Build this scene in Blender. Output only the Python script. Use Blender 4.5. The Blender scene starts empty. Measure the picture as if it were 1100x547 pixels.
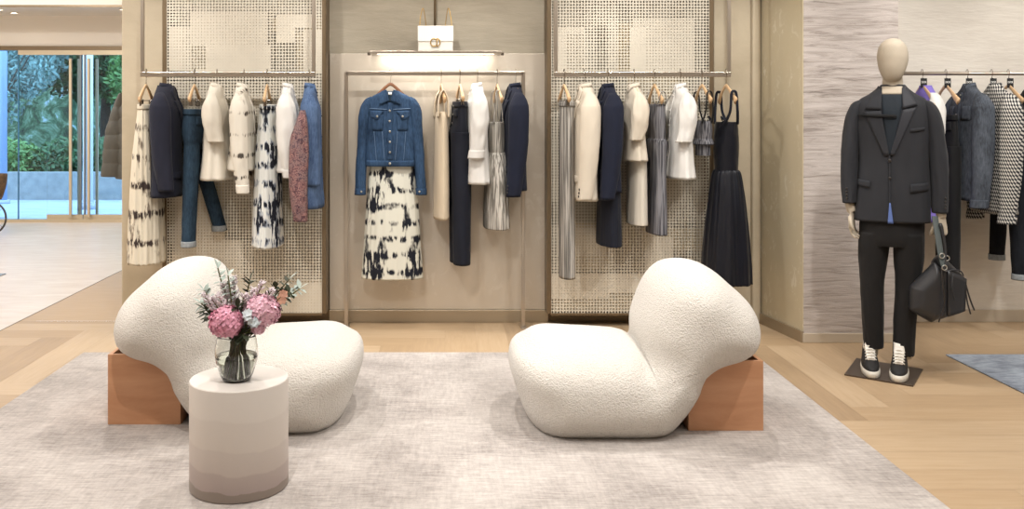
import bpy, bmesh, math, random
from mathutils import Vector, Matrix, noise
random.seed(7)
PI = math.pi
C = bpy.context.scene.collection
F = 1000.0      # focal length in pixels for an 1100 px wide frame
EYE = 1.47      # camera height

def PX(px, Y): return (px - 478) / F * Y
def PZ(py, Y): return EYE - (py - 118) / F * Y

# ---------------------------------------------------------------- helpers
def lin(h):
    h = h.lstrip('#')
    r = []
    for i in (0, 2, 4):
        v = int(h[i:i+2], 16) / 255
        r.append(v / 12.92 if v <= .04045 else ((v + .055) / 1.055) ** 2.4)
    return (r[0], r[1], r[2], 1)

class NT:
    def __init__(s, name):
        s.m = bpy.data.materials.new(name); s.m.use_nodes = True
        s.t = s.m.node_tree; s.t.nodes.clear()
        s.out = s.n('ShaderNodeOutputMaterial'); s.b = s.n('ShaderNodeBsdfPrincipled')
        s.t.links.new(s.b.outputs[0], s.out.inputs[0])
        s._co = None
    def n(s, t, **k):
        x = s.t.nodes.new(t)
        for a, v in k.items(): setattr(x, a, v)
        return x
    def l(s, a, b): s.t.links.new(a, b)
    def co(s, scale=(1, 1, 1), rot=(0, 0, 0), loc=(0, 0, 0)):
        if s._co is None: s._co = s.n('ShaderNodeTexCoord')
        mp = s.n('ShaderNodeMapping'); mp.inputs['Scale'].default_value = scale
        mp.inputs['Rotation'].default_value = rot; mp.inputs['Location'].default_value = loc
        s.l(s._co.outputs['Object'], mp.inputs[0]); return mp.outputs[0]
    def noise(s, vec, scale=5, detail=3, rough=.5, dist=0):
        x = s.n('ShaderNodeTexNoise'); x.inputs['Scale'].default_value = scale
        x.inputs['Detail'].default_value = detail; x.inputs['Roughness'].default_value = rough
        x.inputs['Distortion'].default_value = dist
        s.l(vec, x.inputs['Vector']); return x.outputs['Fac']
    def ramp(s, fac, stops, interp='LINEAR'):
        r = s.n('ShaderNodeValToRGB'); r.color_ramp.interpolation = interp
        e = r.color_ramp.elements
        while len(e) < len(stops): e.new(.5)
        for i, (p, c) in enumerate(stops):
            e[i].position = p; e[i].color = c if len(c) == 4 else (*c, 1)
        s.l(fac, r.inputs[0]); return r.outputs[0]
    def math(s, op, a, b=None, c=None):
        x = s.n('ShaderNodeMath', operation=op)
        for i, v in enumerate((a, b, c)):
            if v is None: continue
            if hasattr(v, 'links'): s.l(v, x.inputs[i])
            else: x.inputs[i].default_value = v
        return x.outputs[0]
    def mix(s, fac, a, b, mode='MIX'):
        x = s.n('ShaderNodeMix', data_type='RGBA', blend_type=mode)
        for i, v in ((0, fac), (6, a), (7, b)):
            if hasattr(v, 'links'): s.l(v, x.inputs[i])
            else: x.inputs[i].default_value = v
        return x.outputs[2]
    def set(s, **k):
        for a, v in k.items():
            inp = s.b.inputs[a.replace('_', ' ')]
            if hasattr(v, 'links'): s.l(v, inp)
            else: inp.default_value = v
        return s
    def bump(s, h, strength=.3, dist=.01):
        b = s.n('ShaderNodeBump'); b.inputs['Strength'].default_value = strength
        b.inputs['Distance'].default_value = dist
        s.l(h, b.inputs['Height']); s.l(b.outputs[0], s.b.inputs['Normal'])

def mat(name, col, rough=.6, metal=0, var=.0, vscale=8, stretch=(1, 1, 1), bump=0, bscale=60, bdist=.004, spec=.5, sheen=0):
    t = NT(name); c = lin(col)
    if var:
        f = t.noise(t.co(stretch), vscale, 4)
        d = tuple(max(0, x * (1 - var)) for x in c[:3]) + (1,); u = tuple(min(1, x * (1 + var)) for x in c[:3]) + (1,)
        t.set(Base_Color=t.ramp(f, [(.3, d), (.7, u)]))
    else: t.set(Base_Color=c)
    t.set(Roughness=rough, Metallic=metal, Specular_IOR_Level=spec)
    if sheen: t.set(Sheen_Weight=sheen)
    if bump: t.bump(t.noise(t.co(stretch), bscale, 3), bump, bdist)
    return t.m

def emis(name, col, s):
    t = NT(name); t.set(Base_Color=lin(col), Emission_Color=lin(col), Emission_Strength=s); return t.m

def fabric(name, col, rough=.85, var=.12, bump=.4, bscale=30, bdist=.008, sheen=.04, weave=0):
    t = NT(name); c = lin(col)
    f = t.noise(t.co((1, 1, .35)), 14, 4)
    d = tuple(x * (1 - var) for x in c[:3]) + (1,); u = tuple(min(1, x * (1 + var)) for x in c[:3]) + (1,)
    t.set(Base_Color=t.ramp(f, [(.3, d), (.7, u)]), Roughness=rough, Sheen_Weight=sheen, Specular_IOR_Level=.3)
    t.bump(t.noise(t.co((1, 1, .45)), bscale, 4), bump, bdist)
    return t.m

def denim(name, lo, hi):
    t = NT(name)
    a = t.noise(t.co((1, 1, .6)), 9, 5, .6); b = t.noise(t.co((1, 1, .25)), 120, 2)
    f = t.math('MULTIPLY_ADD', b, .45, t.math('MULTIPLY', a, .65))
    t.set(Base_Color=t.ramp(f, [(.32, lin(lo)), (.75, lin(hi))]), Roughness=.9, Specular_IOR_Level=.25)
    t.bump(t.noise(t.co(), 45, 4), .4, .006); return t.m

def tiedye(name, base, dark, freq, power, blot, seed=0, phase=0, base2=None, streak=45, soft='#8a7f70'):
    """Shibori cloth: narrow rows of short vertical smudges plus a few larger blots."""
    t = NT(name)
    sep = t.n('ShaderNodeSeparateXYZ'); t.l(t.co(), sep.inputs[0])
    wob = t.noise(t.co(loc=(seed, seed * 1.7, 0)), 5, 2)
    z = t.math('MULTIPLY_ADD', wob, .05, sep.outputs[2])
    s = t.math('MULTIPLY_ADD', t.math('SINE', t.math('MULTIPLY_ADD', z, freq, phase)), .5, .5)
    row = t.math('MULTIPLY', t.math('POWER', s, power), t.ramp(t.noise(t.co((1, 1, .8), loc=(seed*2, 0, 3)), 13, 2), [(.40, (.25,)*3), (.55, (1,)*3)]))
    st = t.ramp(t.noise(t.co((1, 1, .22), loc=(seed, 0, 0)), streak, 3, .6), [(.42, (.05,)*3), (.56, (1,)*3)])
    big = t.ramp(t.noise(t.co((1, 1, .45), loc=(0, seed, 0)), 9, 3), [(.5, (0,)*3), (.66, (1,)*3)])
    f = t.math('MULTIPLY', t.math('ADD', row, t.math('MULTIPLY', big, blot)), st)
    t.set(Base_Color=t.ramp(f, [(.12, lin(base)), (.34, lin(soft)), (.55, lin(dark))]), Roughness=.85, Specular_IOR_Level=.25)
    t.bump(t.noise(t.co((1, 1, .3)), 40, 3), .3, .005); return t.m

def mesh(name, vs, fs, m, parent=None, smooth=True, loc=None):
    me = bpy.data.meshes.new(name); me.from_pydata([tuple(v) for v in vs], [], fs); me.update()
    if smooth: me.polygons.foreach_set('use_smooth', [True] * len(me.polygons))
    if m: me.materials.append(m)
    o = bpy.data.objects.new(name, me); C.objects.link(o)
    if parent: o.parent = parent
    if loc: o.location = loc
    return o

def tag(o, label=None, cat=None, group=None, kind=None):
    if label: o['label'] = label
    if cat: o['category'] = cat
    if group: o['group'] = group
    if kind: o['kind'] = kind
    return o

def empty(name, loc, rz=0, label=None, cat=None, group=None):
    o = bpy.data.objects.new(name, None); C.objects.link(o); o.empty_display_size = .05
    o.location = loc; o.rotation_euler = (0, 0, rz)
    return tag(o, label, cat, group)

def copy_tree(o, parent=None):
    c = o.copy(); C.objects.link(c); c.parent = parent
    for ch in list(o.children): copy_tree(ch, c)
    return c

class MB:
    """collects shapes into one mesh"""
    def __init__(s): s.v = []; s.f = []
    def add(s, v, f):
        b = len(s.v); s.v += [Vector(p) for p in v]; s.f += [tuple(b + i for i in q) for q in f]; return s
    def box(s, x0, x1, y0, y1, z0, z1):
        return s.add([(x0,y0,z0),(x1,y0,z0),(x1,y1,z0),(x0,y1,z0),(x0,y0,z1),(x1,y0,z1),(x1,y1,z1),(x0,y1,z1)],
                     [(0,3,2,1),(4,5,6,7),(0,1,5,4),(1,2,6,5),(2,3,7,6),(3,0,4,7)])
    def build(s, name, m, parent=None, smooth=False, loc=None, bevel=0):
        o = mesh(name, s.v, s.f, m, parent, smooth, loc)
        if bevel:
            b = o.modifiers.new('b', 'BEVEL'); b.width = bevel; b.segments = 2; b.limit_method = 'ANGLE'
        return o

def box(name, x0, x1, y0, y1, z0, z1, m, parent=None, bevel=0):
    return MB().box(x0, x1, y0, y1, z0, z1).build(name, m, parent, bevel=bevel)

def crv(pts, m):
    """resample a list of tuples with Catmull-Rom to m points"""
    n = len(pts)
    if n < 3: 
        return [tuple(a + (b - a) * i / (m - 1) for a, b in zip(pts[0], pts[-1])) for i in range(m)]
    out = []
    for i in range(m):
        u = i / (m - 1) * (n - 1); k = min(int(u), n - 2); t = u - k
        p0, p1, p2, p3 = pts[max(k-1, 0)], pts[k], pts[k+1], pts[min(k+2, n-1)]
        out.append(tuple(.5 * (2*b + (c - a)*t + (2*a - 5*b + 4*c - d)*t*t + (3*b - a - 3*c + d)*t**3) for a, b, c, d in zip(p0, p1, p2, p3)))
    return out

class Loft:
    """horizontal rings (x, y, z, rx, ry) from the top down; fold = list of (amp_top, amp_bottom, angular freq, z freq, seed)"""
    def __init__(s, secs, n=40, rings=36, folds=(), ex=2.0, wr=0.0, seed=0):
        s.secs = sorted(crv(secs, rings), key=lambda q: -q[2]); s.n = n; s.folds = folds; s.ex = ex; s.wr = wr; s.seed = seed
        s.z0 = s.secs[0][2]; s.z1 = s.secs[-1][2]
    def at(s, z):
        q = s.secs
        if z >= q[0][2]: return q[0]
        for a, b in zip(q, q[1:]):
            if z >= b[2]:
                t = (a[2] - z) / max(1e-9, a[2] - b[2]); return tuple(u + (w - u) * t for u, w in zip(a, b))
        return q[-1]
    def pt(s, th, z, off=0):
        x, y, _, rx, ry = s.at(z)
        rx = max(rx, .001); ry = max(ry, .001)
        t = (s.z0 - z) / max(1e-6, s.z0 - s.z1)
        c, sn = math.cos(th), math.sin(th)
        e = 2 / s.ex
        ux = math.copysign(abs(c) ** e, c); uy = math.copysign(abs(sn) ** e, sn)
        m = 0
        for a0, a1, k, fz, sd in s.folds:
            m += (a0 + (a1 - a0) * t) * noise.noise(Vector((c * k + sd * 3.1, sn * k + sd, z * fz + sd)))
        if s.wr:
            m += s.wr * (.6 * noise.noise(Vector((c * 2.6 + s.seed, sn * 2.6, z * 5 + s.seed))) + .45 * noise.noise(Vector((c * 2 + s.seed, sn * 2, z * 15 + c * 3 + s.seed))))
        dx, dy = ux * (rx + off) + m * c, uy * (ry + off) + m * sn * (.6 if ry < rx else 1)
        return Vector((x + dx, y + dy, z))
    def front(s, x, z, off=.004):
        """front (-y) surface point at x"""
        cx, cy, _, rx, ry = s.at(z)
        u = max(-1, min(1, (x - cx) / max(rx, .001)))
        th = -math.acos(u) if s.ex == 2 else -math.acos(math.copysign(abs(u) ** (s.ex / 2), u))
        p = s.pt(th, z); return Vector((x, p.y - off, z))
    def geo(s):
        vs = []; fs = []; n = s.n
        for q in s.secs:
            for i in range(n): vs.append(s.pt(2 * PI * i / n, q[2]))
        for r in range(len(s.secs) - 1):
            for i in range(n):
                j = (i + 1) % n; fs.append((r*n+i, (r+1)*n+i, (r+1)*n+j, r*n+j))
        fs.append(tuple(range(n)))
        b = (len(s.secs) - 1) * n
        # inner hem: a recessed underside so the hem reads as cloth with a hollow
        cx, cy = s.secs[-1][0], s.secs[-1][1]
        k = len(vs)
        for i in range(n):
            p = vs[b + i]; vs.append(Vector((cx + (p.x - cx) * .9, cy + (p.y - cy) * .9, p.z + .012)))
        for i in range(n):
            j = (i + 1) % n; fs.append((b+i, k+i, k+j, b+j))
        fs.append(tuple(k + i for i in reversed(range(n))))
        return vs, fs
    def build(s, name, m, parent=None):
        v, f = s.geo(); return mesh(name, v, f, m, parent)

def tube_geo(pts, r, n=10, flat=1.0, up=None, caps=True):
    """sweep; r number or list; flat = thickness ratio across the second axis"""
    pts = [Vector(p) for p in pts]; m = len(pts); vs = []; fs = []
    rr = r if isinstance(r, (list, tuple)) else [r] * m
    t0 = (pts[1] - pts[0]).normalized()
    u = Vector(up) if up else (Vector((0, 0, 1)) if abs(t0.z) < .9 else Vector((1, 0, 0)))
    for i, p in enumerate(pts):
        t = (pts[min(i+1, m-1)] - pts[max(i-1, 0)]).normalized()
        u = (u - t * u.dot(t))
        if u.length < 1e-5: u = t.orthogonal()
        u.normalize(); w = t.cross(u)
        for k in range(n):
            a = 2 * PI * k / n
            vs.append(p + u * math.cos(a) * rr[i] + w * math.sin(a) * rr[i] * flat)
    for i in range(m - 1):
        for k in range(n):
            j = (k + 1) % n; fs.append((i*n+k, i*n+j, (i+1)*n+j, (i+1)*n+k))
    if caps: fs.append(tuple(reversed(range(n)))); fs.append(tuple((m-1)*n + k for k in range(n)))
    return vs, fs

def tube(name, pts, r, m, parent=None, n=10, flat=1.0, up=None, res=0):
    if res: pts = crv([tuple(p) for p in pts], res)
    if res and isinstance(r, (list, tuple)): r = [q[0] for q in crv([(a,) for a in r], res)]
    v, f = tube_geo(pts, r, n, flat, up); return mesh(name, v, f, m, parent)

def sphere_geo(c, rx, ry, rz, n=14, m=9):
    vs = [Vector(c) + Vector((0, 0, rz))]; fs = []
    for i in range(1, m):
        a = PI * i / m
        for k in range(n):
            b = 2 * PI * k / n; vs.append(Vector(c) + Vector((rx*math.sin(a)*math.cos(b), ry*math.sin(a)*math.sin(b), rz*math.cos(a))))
    vs.append(Vector(c) - Vector((0, 0, rz))); L = len(vs) - 1
    for k in range(n):
        j = (k + 1) % n; fs.append((0, 1+k, 1+j)); fs.append((L, L-n+j, L-n+k))
        for i in range(m - 2): a = 1 + i*n; fs.append((a+k, a+n+k, a+n+j, a+j))
    return vs, fs

def patch(name, quad, fn, m, parent, nu=8, nv=8, thick=.003):
    """quad of 4 (x,z) corners (tl, tr, br, bl) laid on the surface fn(x,z,off) with real thickness"""
    vs = []; fs = []
    (ax, az), (bx, bz), (cx, cz), (dx, dz) = quad
    for layer, off in ((0, .003 + thick), (1, 0.0)):
        for j in range(nv + 1):
            v = j / nv
            for i in range(nu + 1):
                u = i / nu
                x = (ax*(1-u) + bx*u)*(1-v) + (dx*(1-u) + cx*u)*v
                z = (az*(1-u) + bz*u)*(1-v) + (dz*(1-u) + cz*u)*v
                vs.append(fn(x, z, off))
    N = (nu+1)*(nv+1)
    for j in range(nv):
        for i in range(nu):
            a = j*(nu+1)+i; fs.append((a, a+nu+1, a+nu+2, a+1))
            fs.append((N+a, N+a+1, N+a+nu+2, N+a+nu+1))
    rim = [i for i in range(nu+1)] + [(j)*(nu+1)+nu for j in range(1, nv+1)] + [nv*(nu+1)+i for i in range(nu-1, -1, -1)] + [j*(nu+1) for j in range(nv-1, 0, -1)]
    for a, b in zip(rim, rim[1:] + rim[:1]): fs.append((a, b, N+b, N+a))
    return mesh(name, vs, fs, m, parent)

def text_mesh(name, s, size, m, parent, loc, rot=(PI/2, 0, 0), depth=.0006):
    cu = bpy.data.curves.new(name, 'FONT'); cu.body = s; cu.size = size; cu.extrude = depth; cu.align_x = 'CENTER'; cu.align_y = 'CENTER'
    cu.materials.append(m)
    tmp = bpy.data.objects.new(name + '_curve', cu); C.objects.link(tmp); bpy.context.view_layer.update()
    me = bpy.data.meshes.new_from_object(tmp.evaluated_get(bpy.context.evaluated_depsgraph_get())); bpy.data.objects.remove(tmp)
    me.name = name
    o = bpy.data.objects.new(name, me); C.objects.link(o); o.parent = parent; o.location = loc; o.rotation_euler = rot
    return o
# ---------------------------------------------------------------- materials
M = {}
def wood(name, a, b, scale=3, stretch=(1, 14, 1), rough=.45, bump=.05):
    t = NT(name); v = t.co(stretch)
    f = t.noise(v, scale, 6, .6, .6)
    t.set(Base_Color=t.ramp(f, [(.3, lin(a)), (.7, lin(b))]), Roughness=rough); t.bump(t.noise(v, scale * 4, 3), bump, .002); return t.m

# oak floor: every plank its own tone from a face attribute
t = NT('oak_planks')
at = t.n('ShaderNodeAttribute', attribute_name='tone'); at.attribute_type = 'GEOMETRY'
at2 = t.n('ShaderNodeAttribute', attribute_name='along')
ax = t.n('ShaderNodeSeparateXYZ'); t.l(t.co(), ax.inputs[0])
va = t.noise(t.co((14, 1.2, 1)), 3, 5, .6, .4); vb = t.noise(t.co((1.2, 14, 1)), 3, 5, .6, .4)
g = t.mix(at2.outputs['Fac'], va, vb)
tone = t.math('MULTIPLY_ADD', at.outputs['Fac'], .5, t.math('MULTIPLY', g, .5))
t.set(Base_Color=t.ramp(tone, [(.15, lin('#9a8266')), (.5, lin('#ae9474')), (.85, lin('#bfa88a'))]), Roughness=.42, Specular_IOR_Level=.45)
t.bump(g, .05, .002); M['oak'] = t.m

t = NT('pale_stone_tile')
f = t.noise(t.co((1, 5, 1)), 2.2, 6, .65, .8)
t.set(Base_Color=t.ramp(f, [(.3, lin('#cdbba9')), (.7, lin('#e2d6c8'))]), Roughness=.3); M['tile'] = t.m

t = NT('silk_rug')
a = t.noise(t.co((1, 9, 1)), 9, 6, .7); b = t.noise(t.co((6, 1, 1)), 9, 5, .7); c = t.noise(t.co(), 2.2, 4, .6, .6); d = t.noise(t.co((1, 7, 1)), 60, 2)
f = t.math('ADD', t.math('MULTIPLY', a, .35), t.math('ADD', t.math('MULTIPLY', b, .2), t.math('ADD', t.math('MULTIPLY', c, .3), t.math('MULTIPLY', d, .15))))
t.set(Base_Color=t.ramp(f, [(.39, lin('#857c76')), (.5, lin('#b0a7a0')), (.6, lin('#cbc3bb'))]), Roughness=.75, Sheen_Weight=.25)
t.bump(t.math('ADD', a, d), .5, .008); M['rug'] = t.m
t = NT('blue_rug')
a = t.noise(t.co((1, 6, 1)), 12, 6, .7); c = t.noise(t.co(), 3, 4, .6, .6)
t.set(Base_Color=t.ramp(t.math('MULTIPLY_ADD', a, .5, t.math('MULTIPLY', c, .5)), [(.38, lin('#5f6672')), (.6, lin('#a9b2bd'))]), Roughness=.9)
t.bump(a, .4, .006); M['bluerug'] = t.m

def stucco(name, a, b, rough=.75, metal=0, sc=(1, 1, 6), s=4, bump=.25, bs=30):
    t = NT(name); f = t.noise(t.co(sc), s, 6, .62, .5)
    t.set(Base_Color=t.ramp(f, [(.3, lin(a)), (.7, lin(b))]), Roughness=rough, Metallic=metal)
    t.bump(t.noise(t.co(sc), bs, 4), bump, .004); return t.m
M['silk'] = stucco('silk_plaster', '#a79d8a', '#b7ad99', .6)
M['cream'] = stucco('cream_plaster', '#d3cbbf', '#dfd8cc', .8, bump=.7, bs=14)
M['white'] = mat('warm_white_paint', '#e6ddd0', .8)
M['goldplaster'] = stucco('gold_plaster', '#b5a890', '#c4b79f', .55, .15, (1, 1, 1.4), 3)
# mottled metallic leaf panel
def leafy(name, a, b, c_, metal, rough, mo=5):
    t = NT(name)
    m1 = t.noise(t.co((1.4, 1.4, 1)), mo * 3, 4, .6, 1.2); base = t.noise(t.co((1, 1, .5)), 1.6, 3)
    m2 = t.noise(t.co((1, 1, 1)), mo, 3)
    col = t.ramp(base, [(.3, lin(a)), (.7, lin(b))])
    mask = t.math('MULTIPLY', t.ramp(m1, [(.56, (0, 0, 0)), (.62, (1, 1, 1))]), t.ramp(m2, [(.45, (.05,)*3), (.6, (.5,)*3)]))
    t.set(Base_Color=t.mix(mask, col, lin(c_)), Metallic=metal, Roughness=t.math('MULTIPLY_ADD', mask, .2, rough))
    t.bump(t.noise(t.co(), 18, 4), .12, .004); return t.m
M['leaf'] = leafy('champagne_leaf_panel', '#c4b9a8', '#d0c6b7', '#dad2c5', .5, .44, 3)
M['leafside'] = leafy('gold_leaf_plaster', '#c4b799', '#cfc2a6', '#e6dfcd', .1, .5, 4)
# wavy stone-like pier covering
t = NT('rippled_wallcovering')
v = t.co((1, 1, 11)); w = t.noise(v, 3.2, 7, .68, .9)
sep = t.n('ShaderNodeSeparateXYZ'); t.l(t.co(), sep.inputs[0])
big = t.noise(t.co((.3, .3, 1)), 2.6, 2)
k = t.math('ADD', w, t.math('MULTIPLY_ADD', big, .3, -.15))
t.set(Base_Color=t.ramp(k, [(.3, lin('#7d736c')), (.41, lin('#a29890')), (.5, lin('#b3a9a2')), (.7, lin('#c4bbb4'))]), Roughness=.7)
t.bump(w, .5, .01); M['ripple'] = t.m
M['skirt'] = mat('champagne_skirting', '#a2937c', .35, .5, bump=.05)
M['skirtlight'] = mat('stone_skirting', '#b9ac99', .5)
M['bronze'] = mat('brushed_bronze', '#77664f', .4, .55, bump=.05, stretch=(1, 1, .1))
M['perf'] = mat('perforated_champagne_metal', '#d3cbba', .45, .12, var=.04)
M['perfback'] = mat('inner_champagne_sheet', '#c8b897', .45, .2)
M['steel'] = mat('brushed_nickel_rail', '#b9aea0', .28, .9, bump=.05, stretch=(.1, 1, 1))
M['chrome'] = mat('polished_steel_hook', '#8c857b', .25, .95)
M['brass'] = mat('satin_brass', '#c9a14e', .3, .95)
M['glassframe'] = mat('door_rail_metal', '#c6b69b', .4, .4)
t = NT('door_glass'); t.t.nodes.remove(t.b)
tr = t.n('ShaderNodeBsdfTransparent'); tr.inputs[0].default_value = (.80, .91, 1, 1)
gl = t.n('ShaderNodeBsdfGlossy'); gl.inputs['Roughness'].default_value = .02
fr = t.n('ShaderNodeFresnel'); fr.inputs['IOR'].default_value = 1.35
mx = t.n('ShaderNodeMixShader'); t.l(fr.outputs[0], mx.inputs[0]); t.l(tr.outputs[0], mx.inputs[1]); t.l(gl.outputs[0], mx.inputs[2]); t.l(mx.outputs[0], t.out.inputs[0])
M['glass'] = t.m
M['lampglow'] = emis('downlight_glow', '#fff1dc', 14)

# ---------------------------------------------------------------- room shell
def S(o): o['kind'] = 'structure'; return o
H = 3.2; WB = 6.48
# wood floor, herringbone laid square to the walls
def wood_floor():
    W, L = .2, 1.2; n = round(L / W)
    bm = bmesh.new(); ta = bm.faces.layers.float.new('tone'); al = bm.faces.layers.float.new('along')
    X0, X1, Y0, Y1 = -2.955, 6.4, -3.0, WB
    rnd = random.Random(3)
    def pl(x0, x1, y0, y1, a):
        x0 = max(x0, X0); x1 = min(x1, X1); y0 = max(y0, Y0); y1 = min(y1, Y1)
        if x1 - x0 < 1e-4 or y1 - y0 < 1e-4: return
        g = .0007
        f = bm.faces.new([bm.verts.new((x, y, 0)) for x, y in ((x0+g, y0+g), (x1-g, y0+g), (x1-g, y1-g), (x0+g, y1-g))])
        f[ta] = rnd.random(); f[al] = a
    for i in range(-70, 90):
        for j in range(-12, 14):
            bx = i * W + j * (2 * n) * W * .5 ; by = i * W - j * (2 * n) * W * .5
            pl(bx, bx + L, by, by + W, 1)
            pl(bx, bx + W, by + W, by + W + L, 0) if True else None
    # dark bed under the joints
    f = bm.faces.new([bm.verts.new(p) for p in ((X0, Y0, -.004), (X1, Y0, -.004), (X1, Y1, -.004), (X0, Y1, -.004))]); f[ta] = .05; f[al] = 0
    f = bm.faces.new([bm.verts.new(p) for p in ((X0, WB, 0), (-2.05, WB, 0), (-2.05, 12.2, 0), (X0, 12.2, 0))]); f[ta] = .6; f[al] = 1
    me = bpy.data.meshes.new('floor'); bm.to_mesh(me); bm.free(); me.materials.append(M['oak'])
    o = bpy.data.objects.new('floor', me); C.objects.link(o); return S(o)
wood_floor()
S(box('floor_entrance', -8, -2.96, -3, 12.2, -.06, 0, M['tile']))
S(box('trim_1', -2.962, -2.953, -3, 12.2, -.02, .001, M['bronze']))
S(box('ceiling', -8, 6.4, -3, 11.1, H, H + .1, M['white']))
S(box('ceiling_entrance', -8, -2.1, 11.1, 12.3, 2.7, 2.8, M['white']))
S(box('wall_fascia', -8, -2.1, 11.02, 11.1, 2.7, H, M['white']))
S(box('trim_2', -8, -2.1, 11.0, 11.03, 2.685, 2.71, M['bronze']))
# back wall: left pier, centre niche, right part
S(box('wall_back', -2.22, 6.4, WB, WB + .2, 0, H, M['silk']))
S(box('wall_partition', -2.2, -2.05, WB + .2, 12.2, 0, H, M['white']))
S(box('wall_right', 6.4, 6.5, -3, WB + .2, 0, H, M['cream']))
S(box('wall_left', -8.1, -8, -3, 12.3, 0, H, M['white']))
S(box('wall_front', -8, 6.4, -3.1, -3, 0, H, M['cream']))
S(box('wall_pier_left', -2.23, -1.925, WB - .06, WB, 0, H, M['goldplaster'], bevel=.006))
S(box('wall_pier_right', 1.86, 2.17, WB - .04, WB, 0, H, M['goldplaster'], bevel=.006))
S(box('trim_3', 2.115, 2.175, WB - .075, WB - .03, 0, H, M['goldplaster'], bevel=.015))
# projecting wall with a rippled face
S(MB().add([(2.175, WB, 0), (2.262, 5.885, 0), (2.29, 5.885, 0), (2.29, WB, 0), (2.175, WB, H), (2.262, 5.885, H), (2.29, 5.885, H), (2.29, WB, H)],
  [(0,3,2,1),(4,5,6,7),(0,1,5,4),(1,2,6,5),(2,3,7,6),(3,0,4,7)]).build('wall_side_panel', M['leafside']))
S(box('wall_pier_rippled', 2.266, 2.865, 5.88, WB, 0, H, M['ripple'], bevel=.004))
S(box('wall_recess', 2.865, 6.4, WB - .02, WB, 0, H, M['cream']))
# centre metallic panel (top at the shelf) and skirtings
S(box('wall_centre_panel', -.80, .715, WB - .03, WB, .085, 1.86, M['leaf'], bevel=.003))
S(box('baseboard_centre', -.80, .715, WB - .045, WB, 0, .085, M['skirt'], bevel=.004))
S(box('baseboard_right', 2.865, 6.4, WB - .035, WB - .02, 0, .085, M['skirtlight'], bevel=.003))
S(box('baseboard_pier', 2.258, 2.87, 5.868, 5.88, 0, .06, M['skirtlight'], bevel=.003))
S(MB().add([(2.16, WB-.05, 0), (2.248, 5.875, 0), (2.262, 5.875, 0), (2.2, WB-.05, 0), (2.16, WB-.05, .07), (2.248, 5.875, .07), (2.262, 5.875, .07), (2.2, WB-.05, .07)],
  [(0,3,2,1),(4,5,6,7),(0,1,5,4),(1,2,6,5),(2,3,7,6),(3,0,4,7)]).build('baseboard_side', M['skirt']))
S(box('baseboard_pier_left', -2.235, -1.925, WB - .075, WB - .06, 0, .085, M['skirt']))
S(box('baseboard_pier_right', 1.86, 2.12, WB - .055, WB - .04, 0, .085, M['skirt']))
for a, b, n_ in ((-1.925, -.80, 'left'), (.715, 1.86, 'middle')):
    S(box('baseboard_' + n_, a, b, WB - .02, WB, 0, .085, M['bronze']))

# ---------------------------------------------------------------- perforated panels
def perforated(name, pxa, pxb, Y, regions, label):
    xa, xb = PX(pxa, Y), PX(pxb, Y); zb, zt = PZ(337, Y), 2.95
    root = empty(name, ((xa + xb) / 2, Y, zb), 0, label, 'panel', 'perforated metal wall panels')
    p = .0205; nx = int((xb - xa) / p); p = (xb - xa) / nx; nz = int((zt - zb) / p)
    vs = []; fs = []; cx = (xa + xb) / 2
    def reg(px, py):
        r = .38
        for x0, x1, y0, y1, rr in regions:
            if x0 <= px <= x1 and y0 <= py <= y1: r = rr
        return r
    N = nx + 1
    idx = {}
    def V(i2, j2):     # half-cell lattice
        k = (i2, j2)
        if k not in idx:
            idx[k] = len(vs); vs.append((xa + i2 * p / 2 - cx, 0, j2 * p / 2))
        return idx[k]
    for j in range(nz):
        for i in range(nx):
            x = xa + (i + .5) * p; z = (j + .5) * p
            px = 478 + x / Y * F; py = 118 + (EYE - (z + zb)) / Y * F
            r = reg(px, py) * p
            a, b, c, d = V(2*i, 2*j), V(2*i+2, 2*j), V(2*i+2, 2*j+2), V(2*i, 2*j+2)
            if r < .05 * p:
                fs.append((a, b, c, d)); continue
            s, e, n, w = V(2*i+1, 2*j), V(2*i+2, 2*j+1), V(2*i+1, 2*j+2), V(2*i, 2*j+1)
            k = len(vs); X = x - cx
            for y in (0, .004): vs.extend([(X, y, z - r), (X + r, y, z), (X, y, z + r), (X - r, y, z)])
            fs += [(a, s, k, k+3, w), (s, b, e, k+1, k), (e, c, n, k+2, k+1), (n, d, w, k+3, k+2)]
            for q in range(4):
                q2 = (q + 1) % 4; fs.append((k+q, k+q2, k+4+q2, k+4+q))
    sh = mesh('perforated_sheet', vs, fs, M['perf'], root, smooth=False)
    w = (xb - xa) / 2; h = nz * p
    # inner blank sheet behind the closed areas
    for x0, x1, y0, y1 in INNER[name]:
        box('inner_sheet', PX(x0, Y) - cx, PX(x1, Y) - cx, .010, .014, max(.01, PZ(y1, Y) - zb), PZ(y0, Y) - zb, M['perfback'], root)
    for s in (-1, 1):
        x0, x1 = sorted((s * w, s * (w + .028)))
        box('frame_or_gap_strip', x0, x1, -.006, WB - Y, 0, h, M['bronze'], root, bevel=.002)  # dark bronze of the outer strip stands in for the shadow gap
    box('bottom_rail', -w, w, -.004, .03, -.012, .004, M['bronze'], root)
    return root
INNER = {
 'perforated_panel': [(205, 288, 14, 78), (181, 200, 30, 76), (292, 326, 20, 34), (255, 280, 100, 160), (190, 240, 150, 330), (240, 345, 300, 334), (318, 346, 20, 78), (181, 345, -100, -30)],
 'perforated_panel.001': [(600, 628, 30, 76), (662, 745, 25, 78), (675, 740, 78, 130), (594, 700, 300, 334), (600, 660, 240, 290), (690, 762, 245, 270), (594, 760, -100, -40)],
}
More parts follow.
